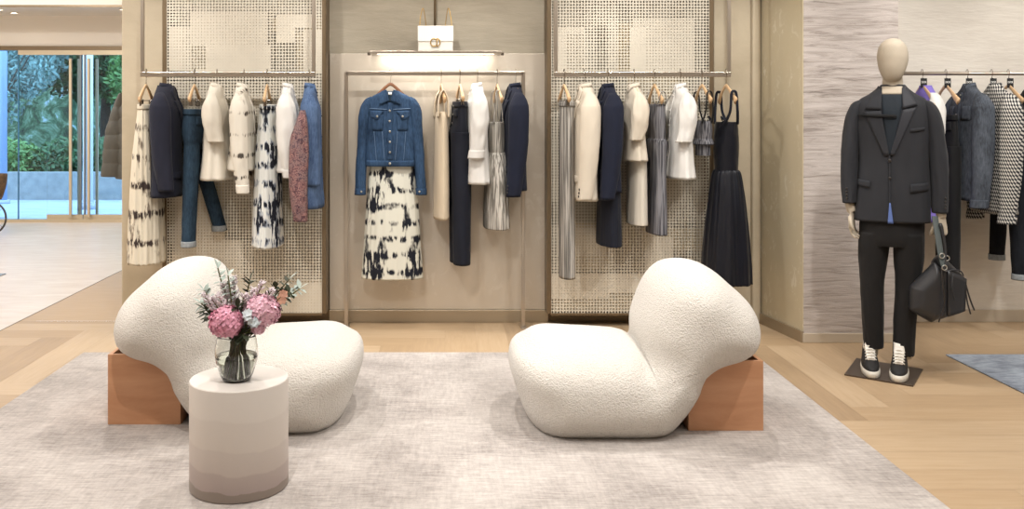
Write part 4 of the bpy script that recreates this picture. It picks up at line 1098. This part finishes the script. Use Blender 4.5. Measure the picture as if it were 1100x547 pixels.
# ---------------------------------------------------------------- vase
def glassmat(name, col, ior, rough=0):
    t = NT(name); t.set(Base_Color=lin(col), Transmission_Weight=1, IOR=ior, Roughness=rough); return t.m
M['vglass'] = glassmat('clear_glass', '#fbfdfb', 1.45); M['water'] = glassmat('vase_water', '#eef3e6', 1.33)
VX, VY = -.806, 3.60
root = empty('glass_vase', (VX, VY, TZ), 0, 'clear rounded glass vase half full of water on the stone side table', 'vase')
op = [(.0005, .0), (.045, .0), (.055, .004), (.066, .03), (.079, .075), (.083, .105), (.081, .135), (.074, .165), (.071, .172)]
ip = [(r - .0025 if r > .01 else r, z + (.006 if z < .01 else 0)) for r, z in op][::-1]
vs, fs = lathe_geo(op + [(.0695, .173)] + ip, 64); mesh('glass_body', vs, fs, M['vglass'], root)
wp = [(.0005, .0065), (.042, .0065), (.052, .010), (.063, .031), (.0762, .075), (.0795, .096), (.0005, .096)]
vs, fs = lathe_geo(wp, 64); mesh('water', vs, fs, M['water'], root)
# flowers
M['stem'] = mat('green_stem', '#7f9040', .5, var=.2); M['stemd'] = mat('brown_green_stem', '#5e5a34', .6, var=.2)
M['pink'] = mat('pink_petals', '#de9db2', .6, var=.22, vscale=30); M['pinkl'] = mat('light_pink_petals', '#e9bccb', .6, var=.15, vscale=30)
M['lilacp'] = mat('pale_mauve_buds', '#d8cdd0', .7, var=.2); M['icy'] = mat('pale_blue_petals', '#cfd9dd', .6, var=.1)
M['euca'] = mat('silver_green_leaves', '#a9b5ac', .7, var=.2); M['dkleaf'] = mat('dark_olive_leaves', '#3e4632', .55, var=.3); M['peach'] = mat('peach_petals', '#cfa089', .6, var=.15)
def stem_path(tip, base_a):
    neck = Vector((tip[0]*.18, tip[1]*.18 , .155)); b = Vector((.036*math.cos(base_a), .036*math.sin(base_a), .012))
    return crv([tuple(b), tuple(b.lerp(neck, .5)), tuple(neck), tuple(neck.lerp(Vector(tip), .55) + Vector((0, 0, .015))), tuple(tip)], 22)
def leaf_geo(base, d, L, w, up=Vector((0, 0, 1)), cup=.15):
    d = d.normalized(); s = d.cross(up)
    if s.length < .05: s = d.orthogonal()
    s.normalize(); n_ = s.cross(d).normalized(); vs = []; fs = []
    prof_ = [(0, .1), (.2, .65), (.45, 1), (.7, .8), (.9, .35), (1, .03)]
    for u, ww in prof_:
        c = base + d*L*u - n_*L*.12*u*u
        vs += [c - s*w*ww + n_*cup*w*ww, c, c + s*w*ww + n_*cup*w*ww]
    for i in range(5): a = i*3; fs += [(a, a+1, a+4, a+3), (a+1, a+2, a+5, a+4)]
    return vs, fs
def floret(mb, p, n_, r, rnd, petals=4):
    n_ = n_.normalized(); u = n_.orthogonal().normalized(); w = n_.cross(u); a0 = rnd.uniform(0, 6)
    for k in range(petals):
        a = a0 + 2*PI*k/petals; d = (u*math.cos(a) + w*math.sin(a)); s = n_.cross(d)
        mb.add([p, p + d*r*.55 - s*r*.42 + n_*r*.12, p + d*r + n_*r*.22, p + d*r*.55 + s*r*.42 + n_*r*.12], [(0, 1, 2, 3)])
def VP(px, py, y):      # picture point at distance y, relative to the vase
    D = VY + y; return (PX(px, D) - VX, y, PZ(py, D) - TZ)
rnd = random.Random(5)
def flower(name, label, cat, px, py, y, a, kind, m, r=.06, group='flowers in the vase'):
    tip = Vector(VP(px, py, y)); root = empty(name, (VX, VY, TZ), 0, label, cat, group)
    pth = stem_path(tip, a); tube('stem', pth, .0028, M['stem'] if kind == 'head' else M['stemd'], root, n=7)
    mb = MB()
    if kind == 'head':
        for i in range(150):
            zz = 1 - 2*(i + .5)/150; ph = i*2.39996; q = Vector((math.sqrt(1-zz*zz)*math.cos(ph), math.sqrt(1-zz*zz)*math.sin(ph), zz))
            if q.z < -.8: continue
            jit = Vector([rnd.uniform(-.3, .3) for _ in range(3)])
            floret(mb, tip + Vector((q.x*r, q.y*r, q.z*r*.92))*rnd.uniform(.88, 1.0), q + jit, r*.30, rnd)
        mb.build('flower_head', m, root, smooth=False)
    elif kind == 'sprig':      # leaves in pairs along the upper stem
        for i in range(12, 22):
            p = Vector(pth[i]); tng = (Vector(pth[min(i+1, 21)]) - Vector(pth[i-1])).normalized()
            for s in (-1, 1):
                d = (tng*.5 + tng.orthogonal().normalized()*s + Vector([rnd.uniform(-.5, .5) for _ in range(3)]))
                mb.add(*leaf_geo(p, d, r*rnd.uniform(.55, .95), r*.21))
        mb.add(*leaf_geo(Vector(pth[-1]), Vector(pth[-1]) - Vector(pth[-3]), r*.9, r*.2)); mb.build('leaves', m, root)
    elif kind == 'plume':      # feathery arms of small buds
        for i in range(11, 22):
            p = Vector(pth[i]); tng = (Vector(pth[min(i+1, 21)]) - Vector(pth[i-1])).normalized()
            for s in range(5):
                a_ = rnd.uniform(0, 6.3); u = tng.orthogonal().normalized(); w_ = tng.cross(u); d = (u*math.cos(a_) + w_*math.sin(a_) + tng*.9).normalized()
                L = r*.55*(1 - (i - 11)/16); mb.add(*tube_geo([p, p + d*L*.6, p + d*L + Vector((0, 0, L*.2))], [.0016, .0042, .0026], 5))
        mb.build('buds', m, root)
    elif kind == 'bloom':
        for k in range(5): floret(mb, tip + Vector([rnd.uniform(-.018, .018) for _ in range(3)]), Vector((rnd.uniform(-.6, .6), -1, rnd.uniform(-.2, .6))), .018, rnd, 5)
        mb.build('petals', m, root, smooth=False)
    return root
HY = 'pink hydrangeas in the vase'
flower('hydrangea', 'lower pink hydrangea head on the left of the bouquet', 'flower', 243, 346, -.06, 2.4, 'head', M['pink'], .062, HY)
flower('hydrangea', 'paler pink hydrangea head on the right of the bouquet', 'flower', 282, 334, -.02, .6, 'head', M['pinkl'], .066, HY)
flower('hydrangea', 'small pink hydrangea floret cluster low at the right of the vase rim', 'flower', 277, 353, -.05, 5.2, 'head', M['pinkl'], .026, HY)
for px, py, y, a, lab in ((245, 296, -.02, 2.5, 'short pale eucalyptus sprig at the upper left, before the plumes'), (311, 300, .05, .4, 'pale eucalyptus sprig rising above the longest one'), (219, 312, .0, 3.1, 'pale eucalyptus sprig pointing up and left beside the tallest one'), (234, 288, .02, 2.9, 'tallest silver-green eucalyptus sprig, leaning left'), (300, 322, .06, .2, 'silver-green eucalyptus sprig behind the paler hydrangea'), (322, 310, .02, .9, 'long eucalyptus sprig reaching furthest right'), (216, 326, .03, 3.6, 'eucalyptus sprig reaching furthest left')):
    flower('eucalyptus_sprig', lab, 'foliage sprig', px, py, y, a, 'sprig', M['euca'], .045, 'eucalyptus sprigs in the vase')
for px, py, y, a, lab in ((221, 333, .0, 3.4, 'dark leafy sprig low at the far left of the bouquet'), (311, 314, .03, .6, 'dark leafy sprig beneath the longest eucalyptus'), (255, 330, -.05, 2.2, 'dark leaves packed between the two large hydrangeas'), (226, 340, -.01, 3.2, 'dark leafy sprig beside the lower hydrangea'), (268, 303, .02, 1.4, 'dark spiky sprig at the top middle of the bouquet'), (296, 309, .01, .8, 'dark spiky sprig above the paler hydrangea'), (262, 360, -.07, 4.6, 'dark leaves hanging over the vase rim'), (247, 315, .04, 2.1, 'dark sprig standing behind the lower hydrangea')):
    flower('olive_sprig', lab, 'foliage sprig', px, py, y, a, 'sprig', M['dkleaf'], .055, 'dark leafy sprigs in the vase')
for px, py, y, a, lab in ((219, 318, -.02, 3.0, 'feathery mauve-white plume furthest to the left'), (292, 313, -.03, .9, 'feathery mauve-white plume touching the paler hydrangea on its right'), (235, 318, -.06, 2.6, 'feathery mauve-white plume directly above the lower hydrangea'), (251, 300, .02, 2.2, 'feathery mauve-white plume at the very top of the bouquet'), (272, 312, -.02, 1.5, 'feathery mauve-white plume just above the paler hydrangea'), (240, 306, .0, 2.6, 'feathery mauve-white plume at the upper left of the bouquet'), (262, 318, -.04, 1.9, 'feathery mauve-white plume in the centre of the bouquet'), (282, 305, .03, 1.1, 'feathery mauve-white plume at the upper right of the bouquet'), (228, 322, -.03, 3.0, 'feathery mauve-white plume leaning out to the left')):
    flower('astilbe_plume', lab, 'flower', px, py, y, a, 'plume', M['lilacp'], .075, 'mauve plumes in the vase')
flower('pale_blue_flower', 'pale icy-blue blossom between the two big hydrangeas', 'flower', 264, 338, -.075, 4.2, 'bloom', M['icy'], .03, 'pale blue blossoms')
flower('pale_blue_flower', 'icy-blue blossom just below the paler hydrangea', 'flower', 272, 344, -.08, 4.9, 'bloom', M['icy'], .03, 'pale blue blossoms')
flower('peach_flower', 'small peach blossom at the right edge behind the paler hydrangea', 'flower', 302, 319, .0, .4, 'bloom', M['peach'], .03)

# ---------------------------------------------------------------- mannequin
MX, MY = 2.49, 5.2
K = MY / F
def mx(px): return (px - 957) * K
TURN = -25     # faces the camera side of the room
def ML(x, y):  # world offset -> mannequin local
    a = R(TURN); return ((x*math.cos(a) + y*math.sin(a)) / .91, -x*math.sin(a) + y*math.cos(a))
def mz(py): return PZ(py, MY)
root = empty('mannequin', (MX, MY, 0), R(TURN), 'linen-covered faceless male mannequin in a charcoal suit standing on a dark metal plate', 'mannequin'); root.scale = (.91, 1, 1)
M['linen'] = mat('mannequin_linen', '#b8ac99', .8, var=.05, bump=.25, bscale=140, bdist=.002)
g_ = MB()
head = Loft([(mx(959), -.01, mz(41.5), .01, .01), (mx(959), -.008, mz(43), .04, .05), (mx(959), -.006, mz(49), .073, .09), (mx(959), -.004, mz(58), .087, .105), (mx(959), -.008, mz(66), .086, .103), (mx(958.7), -.02, mz(75), .075, .088), (mx(958.5), -.032, mz(83), .056, .062), (mx(958.5), -.03, mz(87), .035, .04), (mx(958.5), -.03, mz(88), .01, .01)], 40, 50)
g_.add(*head.geo())
neck = Loft([(mx(959), .012, mz(74), .05, .05), (mx(959), .012, mz(88), .058, .06), (mx(958.5), .01, mz(96), .062, .064), (mx(958), .01, mz(101), .095, .075), (mx(958), .01, mz(106), .15, .085), (mx(958), .005, mz(116), .17, .095), (mx(958), 0, mz(150), .165, .1), (mx(958), 0, mz(190), .145, .09), (mx(958), 0, mz(235), .15, .095), (mx(958), 0, mz(250), .13, .09)], 40, 60)
g_.add(*neck.geo())
for s, ax_, tx in ((-1, 939, 936), (1, 973, 972)): g_.add(*tube_geo(crv([(mx(ax_), 0, mz(240)), (mx((ax_+tx)/2), 0, mz(310)), (mx(tx), 0, .09)], 20), [.055 - .0009*i for i in range(20)], 16))
ARM = {-1: [(mx(922), 0, mz(112)), (mx(914), 0, mz(165)), (mx(912.5), -.02, mz(215)), (mx(915), -.03, mz(229))],
        1: [(mx(995), 0, mz(112)), (mx(1005), 0, mz(165)), (mx(1008), -.03, mz(218)), (mx(1010), -.04, mz(231))]}
for s in (-1, 1): g_.add(*tube_geo(crv(ARM[s], 24), [.045 - .0009*i for i in range(24)], 14))
def hand(mb, w, wid, pn, L=.085, curl=(20, 25, 20), thumb=1, tw=.019, spread=.0):
    """w wrist, fingers point down; wid = across the palm towards the thumb; pn = palm normal"""
    w = Vector(w); dn = Vector((0, 0, -1)); wid = Vector(wid).normalized(); pn = Vector(pn).normalized()
    # palm as a flattened sweep
    mb.add(*tube_geo([w + Vector((0, 0, .015)), w + dn*.02, w + dn*.05, w + dn*L, w + dn*(L + .008)], [.026, .030, .038, .040, .030], 16, flat=.36, up=tuple(wid)))
    for k, (o_, ln) in enumerate(((.029, .074), (.010, .084), (-.010, .078), (-.028, .060))):
        p = w + dn*(L - .008) + wid*o_; ang = 0; pts = [p - dn*.012, p]
        for q, (c_, fr) in enumerate(zip(curl, (.45, .32, .26))):
            ang += R(c_ + k*3); d = dn*math.cos(ang) + pn*math.sin(ang) + wid*spread*o_; pts.append(pts[-1] + d.normalized()*ln*fr)
        mb.add(*tube_geo(crv([tuple(q) for q in pts], 16), [.0098 - .0002*i for i in range(16)], 10))
    b = w + dn*.025 + wid*.026
    mb.add(*tube_geo(crv([tuple(b), tuple(b + wid*.022 + dn*.022 + pn*.01), tuple(b + wid*.028 + dn*.048 + pn*.02), tuple(b + wid*.020 + dn*.07 + pn*(.028*thumb))], 14), [.014 - .0004*i for i in range(14)], 10))
hand(g_, ARM[-1][3], (-.35, -1, 0), (1, -.25, 0), curl=(12, 22, 18))
hand(g_, ARM[1][3], (-.75, -.65, 0), (-.65, .75, 0), L=.088, curl=(62, 75, 55), thumb=1.4)
bod = g_.build('body', M['linen'], root, smooth=True)
rm = bod.modifiers.new('r', 'REMESH'); rm.mode = 'VOXEL'; rm.voxel_size = .0042; rm.use_smooth_shade = True
sm = bod.modifiers.new('s', 'SMOOTH'); sm.factor = .5; sm.iterations = 3
# clothes
M['suit'] = fabric('charcoal_suit_wool', '#292a2e', .8, .10, .15, 30, .003); M['suitd'] = fabric('black_trouser_wool', '#181717', .8, .1, .15, 30, .003)
M['teal'] = fabric('slate_tee', '#1d242b', .8, .1); M['blueshirt'] = fabric('blue_shirt_tail', '#5a6fa6', .8, .05); M['satinlap'] = fabric('lapel_wool', '#2d2e33', .6, .08, .1)
jk = Loft([(mx(959), .018, mz(91), .066, .064), (mx(958.5), .014, mz(96), .095, .08), (mx(958.5), .01, mz(101.5), .135, .092), (mx(958.5), .006, mz(107), .185, .10), (mx(958.5), 0, mz(116), .208, .115), (mx(959), 0, mz(135), .208, .125), (mx(959.5), 0, mz(172), .196, .118), (mx(959), 0, mz(205), .207, .122), (mx(957.5), 0, mz(237), .216, .125)],
          72, 70, [(.001, .004, 3, 2.5, 4)], wr=.003, ex=2.35, seed=3)
jo = jk.build('suit_jacket', M['suit'], root)
fn = lambda x, z, off: jk.front(x, z, off)
def P_(px, py): return (mx(px), mz(py))
patch('t_shirt', [P_(946, 101), P_(971, 101), P_(958, 166), P_(953.5, 166)], lambda x, z, o_: jk.front(x, z, o_ + .0005), M['teal'], root, 8, 16, .001)
tk = patch('neck_skin', [P_(947.5, 93), P_(969, 93), P_(971, 101.5), P_(945.5, 101.5)], lambda x, z, o_: jk.front(x, z, o_ + .0005), M['linen'], root, 8, 4, .001)
l1 = lambda x, z, o_: jk.front(x, z, o_ + .003)
patch('lapel', [P_(943.5, 92), P_(947.5, 95), P_(947, 118), P_(929.5, 117)], l1, M['suit'], jo, 6, 8, .004)
patch('lapel', [P_(928.5, 120), P_(946.5, 119), P_(955.5, 166), P_(950, 166)], l1, M['suit'], jo, 6, 14, .005)
patch('lapel', [P_(968.5, 95), P_(972.5, 91), P_(984.5, 113), P_(969, 117)], l1, M['satinlap'], jo, 6, 8, .004)
patch('lapel', [P_(969.5, 118), P_(983.5, 115.5), P_(960, 166), P_(956, 166)], l1, M['satinlap'], jo, 6, 14, .005)
patch('chest_strap', [P_(922, 122.3), P_(963, 123.0), P_(963, 126.5), P_(922, 125)], lambda x, z, o_: jk.front(x, z, o_ + .012), M['black'], jo, 12, 2, .004)
patch('breast_pocket', [P_(977, 138), P_(992, 136), P_(992, 139.5), P_(977, 141.5)], fn, M['suit'], jo, 5, 2, .004)
patch('pocket_flap', [P_(916, 192), P_(935, 194), P_(935, 201), P_(916, 199)], fn, M['suit'], jo, 6, 3, .006)
patch('pocket_flap', [P_(977, 196), P_(999, 194), P_(999, 202), P_(977, 205)], fn, M['suit'], jo, 6, 3, .006)
patch('front_edge', [P_(954.6, 166), P_(956.2, 166), P_(956.5, 236.5), P_(954.8, 236.5)], fn, M['suit'], jo, 2, 24, .005)
patch('shirt_tail', [P_(955.2, 216), P_(956.6, 216), P_(959.5, 237.5), P_(953.5, 237.5)], lambda x, z, o_: jk.front(x, z, o_ + .003), M['blueshirt'], root, 4, 8, .003)
button(jo, jk.front(mx(955.6), mz(171.5), .008), M['button'], .010)
button(jo, jk.front(mx(955.8), mz(190), .008), M['button'], .009)
for s in (-1, 1):
    a = ARM[s]
    xs = (917, 914.5, 912.5, 912, 912.3) if s < 0 else (1000, 1003.5, 1006, 1007.5, 1008)
    ye = 219 if s < 0 else 226
    sl = Loft([(mx(xs[0] + (-12*s)), .0, mz(106.5), .012, .03), (mx(xs[0] - 5*s), .0, mz(111), .036, .06), (mx(xs[1] - 3*s), 0, mz(125), .050, .074), (mx(xs[2] - 1.5*s), 0, mz(150), .052, .075), (mx(xs[3]), -.01, mz(185), .051, .066), (mx(xs[4]), -.028, mz(ye), .041, .052)],
              36, 60, [(.001, .004, 2.5, 7, 3 + s)], wr=.006, seed=s*4)
    o = sl.build('sleeve', M['suit'], jo)
    for k in range(4): button(o, sl.pt(R(-80 + 25*s), mz(ye) + .03 + .018*k, .002), M['button'], .006)
tr_ = MB()
hip = Loft([(mx(958), 0, mz(226), .175, .105), (mx(958), 0, mz(240), .182, .11), (mx(957.5), 0, mz(255), .180, .112), (mx(957.5), 0, mz(264), .176, .10)], 48, 14); tr_.add(*hip.geo())
for s, q in ((-1, ((939.5, .088, 250), (938, .086, 275), (937, .070, 305), (938, .063, 345), (938.5, .058, 376))), (1, ((976, .088, 250), (976, .086, 275), (975, .072, 305), (972, .064, 345), (970.5, .061, 381)))):
    lg = Loft([(mx(x), 0 + .004*i, mz(py), r, .10 - .008*i) for i, (x, r, py) in enumerate(q)], 40, 60, [(.001, .003, 3, 4, s + 2)], wr=.005, seed=s); tr_.add(*lg.geo())
to = tr_.build('trousers', M['suitd'], root, smooth=True)
rm = to.modifiers.new('r', 'REMESH'); rm.mode = 'VOXEL'; rm.voxel_size = .005; rm.use_smooth_shade = True
sm = to.modifiers.new('s', 'SMOOTH'); sm.factor = .5; sm.iterations = 3
# plate
def FP(px, py, z=0): D = (EYE - z) / ((py - 118) / F); return ML(PX(px, D) - MX, D - MY)
cs = [FP(907, 403.5), FP(981, 416), FP(991.5, 398), FP(920, 386)]
mesh('base_plate', [(x, y, .0005) for x, y in cs] + [(x, y, .008) for x, y in cs], [(3,2,1,0), (4,5,6,7), (0,1,5,4), (1,2,6,5), (2,3,7,6), (3,0,4,7)], mat('dark_steel_plate', '#5c5148', .35, .6), root, smooth=False)
# shoes
M['shoe'] = mat('black_suede', '#1b1a1a', .7, bump=.2, bscale=90); M['sole'] = mat('off_white_rubber', '#d9d4c8', .5); M['lace'] = mat('white_laces', '#ece8df', .7)
for s, px, py, yaw_ in ((-1, 934.5, 406, 6), (1, 966.5, 411, -3)):
    D = 1.46 / ((py - 118) / F); lx, ly = ML(PX(px, D) - MX, D - MY); sh = empty('sneaker', (lx, ly + .148, .008), R(yaw_)); sh.parent = root
    solev = Loft([(0, 0, .034, .050, .145), (0, -.003, .02, .054, .15), (0, -.003, .0, .051, .146)], 48, 8, ex=2.5); solev.build('sole', M['sole'], sh)
    up = Loft([(0, .075, .125, .036, .048), (0, .07, .105, .038, .058), (0, .05, .085, .041, .082), (0, .02, .066, .045, .112), (0, .002, .048, .048, .138), (0, 0, .030, .0485, .142)], 48, 24, ex=2.3); up.build('upper', M['shoe'], sh)
    tube('tongue', [(0, -.062, .078), (0, -.02, .104), (0, .012, .135), (0, .02, .16)], [.022, .026, .030, .026], M['lace'], sh, n=14, flat=.3, up=(1, 0, 0), res=16)
    Loft([(0, .06, .17, .034, .042), (0, .062, .11, .036, .045)], 24, 6).build('sock', M['lace'], sh)
    for k in range(6):
        y = -.060 + .016*k; z_ = .085 + .0125*k
        tube('lace', [(-.030, y + .012, z_ - .008), (0, y - .006, z_ + .008), (.030, y + .012, z_ - .008)], .0042, M['lace'], sh, n=7, res=10)
    tube('toe_stitching', [(-.040, -.075, .055), (0, -.098, .062), (.040, -.075, .055)], .002, M['button'], sh, n=6, res=12)

# ---------------------------------------------------------------- black bag in the mannequin's hand
M['leather'] = mat('black_calf_leather', '#2a2a2c', .38, bump=.25, bscale=120, bdist=.002, var=.15); M['strapg'] = mat('grey_green_webbing', '#4d5453', .7)
BY = MY - .14; BX = PX(1008, BY)
kb = BY / F
root = empty('black_holdall', (BX, BY, PZ(345, BY)), 0, 'slouchy black leather bag with short straps held in the mannequin hand', 'bag')
def B(px, py): return ((px - (478 + BX / BY * F)) * kb, (345 - py) * kb)
l_out = [B(*p) for p in ((1001, 281), (999, 284), (989, 296), (981, 306), (979, 310), (978.5, 330), (979.5, 334), (996, 344.5), (999, 345), (1008, 338), (1010, 330), (1009, 300), (1004, 284))]
r_out = [B(*p) for p in ((1006, 280), (1011, 275), (1014, 276), (1033, 294.5), (1035, 297), (1034, 314), (1029.5, 334), (1027, 337), (1014, 342), (1006, 343), (1002, 330), (1003, 300))]
v_, f_ = inflate(l_out, B(994, 314), .045, .06, 1.6, 80, 20); o = mesh('bag_panel', [Vector((q.x, q.y - .03 - q.x*.3, q.z)) for q in v_], f_, M['leather'], root)
v_, f_ = inflate(r_out, B(1018, 312), .03, .07, 1.7, 80, 20); o2 = mesh('bag_panel', [Vector((q.x, q.y + .02, q.z)) for q in v_], f_, M['leather'], root)
def BT(px, py, y): a, b = B(px, py); return (a, y, b)
fl = [BT(1012, 288, 0), BT(1033, 298, 0), BT(1031, 332, 0), BT(1012, 338, 0)]
ft = lambda x, z, off: Vector((x, -.052 - off + .9*max(0, x - .09)**1.0*.3, z))
patch('side_flap', [(fl[0][0], fl[0][2]), (fl[1][0], fl[1][2]), (fl[2][0], fl[2][2]), (fl[3][0], fl[3][2])], ft, M['leather'], root, 8, 8, .006)
tube('zip', [BT(1001, 284, -.10), BT(1000, 300, -.118), BT(1002, 320, -.12), BT(999, 342, -.09)], .004, M['button'], root, n=8, res=20)
tube('webbing_strap', [BT(1002, 232, -.02), BT(1001.5, 250, -.055), BT(1002, 270, -.08), BT(1003, 286, -.10)], [.017, .017, .016, .008], M['strapg'], root, n=10, flat=.18, up=(1, 0, 0), res=24)
tube('handle', [BT(1016, 284, .02), BT(1013, 265, .0), BT(1009, 246, -.03), BT(1005, 240, -.05), BT(1007, 252, -.06), BT(1008, 270, -.07), BT(1002, 288, -.10)], .008, M['leather'], root, n=10, res=36)
for px, py, y in ((1002, 272, -.095), (1003, 284, -.11), (1012, 276, -.05)):
    tube('ring', [(BT(px, py, y)[0] + .013*math.cos(a*PI/8), y, BT(px, py, y)[2] + .013*math.sin(a*PI/8)) for a in range(17)], .003, M['silverbtn'], root, n=7)
tube('drawcord', [BT(1016, 292, -.075), BT(1013, 305, -.09), BT(1016, 318, -.088)], .004, M['leather'], root, n=7, res=14)
tube('drawcord', [BT(1031, 300, -.05), BT(1036, 318, -.05), BT(1040, 331, -.06)], .0045, M['leather'], root, n=7, res=14)
tube('drawcord', [BT(1031, 304, -.05), BT(1033, 322, -.055), BT(1036, 335, -.06)], .004, M['leather'], root, n=7, res=14)
tube('piping', [BT(1035, 296, .0), BT(1027, 290, -.045), BT(1018, 288, -.06), BT(1009, 290, -.05), BT(1005, 286, -.03)], .004, M['leather'], root, n=8, res=24)

# ---------------------------------------------------------------- light
def area(loc, rot, sx, sy, e, col=(1, .99, .975)):
    L = bpy.data.lights.new('lamp', 'AREA'); L.shape = 'RECTANGLE'; L.size = sx; L.size_y = sy; L.energy = e; L.color = col
    o = bpy.data.objects.new('added_fill_light', L); C.objects.link(o); o.location = loc; o.rotation_euler = rot; return o
def spot(loc, tgt, e, ang=60, blend=.6, r=.05, col=(1, .975, .945)):
    L = bpy.data.lights.new('lamp', 'SPOT'); L.energy = e; L.spot_size = R(ang); L.spot_blend = blend; L.shadow_soft_size = r; L.color = col
    o = bpy.data.objects.new('ceiling_or_added_spot', L); C.objects.link(o); o.location = loc
    o.rotation_euler = (Vector(tgt) - Vector(loc)).to_track_quat('-Z', 'Y').to_euler(); return o
area((-.3, 2.2, H - .03), (0, 0, 0), 7, 5.5, 82)  # large area lamps added as unseen soft fill for the room
area((3.6, 3.6, H - .03), (0, 0, 0), 3.5, 3.5, 65)
area((-5.3, 6.5, H - .03), (0, 0, 0), 4.2, 8, 240, (1, .98, .97))  # same kind of added fill over the entrance side
for x in (-2.4, -1.4, -.4, .6, 1.5): spot((x, 4.7, H - .04), (x + .05, WB, 1.0), 75, 62)
for x in (2.6, 3.5, 4.4): spot((x, 4.4, H - .04), (x, WB, 1.1), 70, 60)  # recess spots, light added here to brighten the cream wall
for x, y in ((-1.6, 5.3), (.0, 5.0), (1.3, 5.3), (2.0, 3.2), (-.7, 2.6)): spot((x, y, H - .04), (x*.9, 4.3, 0), 122, 75, .5, .035)
spot((2.2, 3.4, H - .04), (2.6, 5.3, 1.0), 45, 50)
spot((-.6, 4.6, H - .04), (2.2, 6.2, 1.2), 60, 40)  # added spot from the left to lift the gold side wall
spot((-5, 8.2, H - .04), (-5, 12.2, 2.2), 110, 90, .9)  # added spot that lightens the fascia and wall over the doors
for x in (-.45, .0, .4): spot((x, 6.0, H - .04), (x, 6.22, 0), 38, 34, .5, .03)
L = area((PX(468, YS), YS - .035, PZ(57, YS) - .016), (R(22), 0, 0), .8, .03, 3.5, (1, .95, .88)); L.name = 'shelf_strip_light'
for px in (15, 133, -1): spot((PX(px, 11.6), 11.6, 2.66), (PX(px, 11.6), 11.9, 0), 25, 90, .8, .04)
w = bpy.data.worlds.new('sky'); bpy.context.scene.world = w; w.use_nodes = True
w.node_tree.nodes['Background'].inputs[0].default_value = (.55, .76, 1, 1); w.node_tree.nodes['Background'].inputs[1].default_value = 3.6

# ---------------------------------------------------------------- camera
cam = bpy.data.cameras.new('camera'); co = bpy.data.objects.new('camera', cam); C.objects.link(co)
co.location = (0, 0, EYE); co.rotation_euler = (PI/2, 0, 0)
cam.sensor_width = 36; cam.lens = F / 1100 * 36
cam.shift_x = (550 - 478) / 1100; cam.shift_y = -(273.5 - 118) / 1100
bpy.context.scene.camera = co
sc = bpy.context.scene
sc.view_settings.view_transform = 'Standard'; sc.view_settings.look = 'None'; sc.view_settings.gamma = 1; sc.view_settings.use_curve_mapping = False
sc.view_settings.exposure = 0.26
try:
    sc.cycles.max_bounces = 8; sc.cycles.transparent_max_bounces = 12; sc.cycles.caustics_refractive = False; sc.cycles.caustics_reflective = False
    sc.cycles.sample_clamp_indirect = 6
except Exception: pass
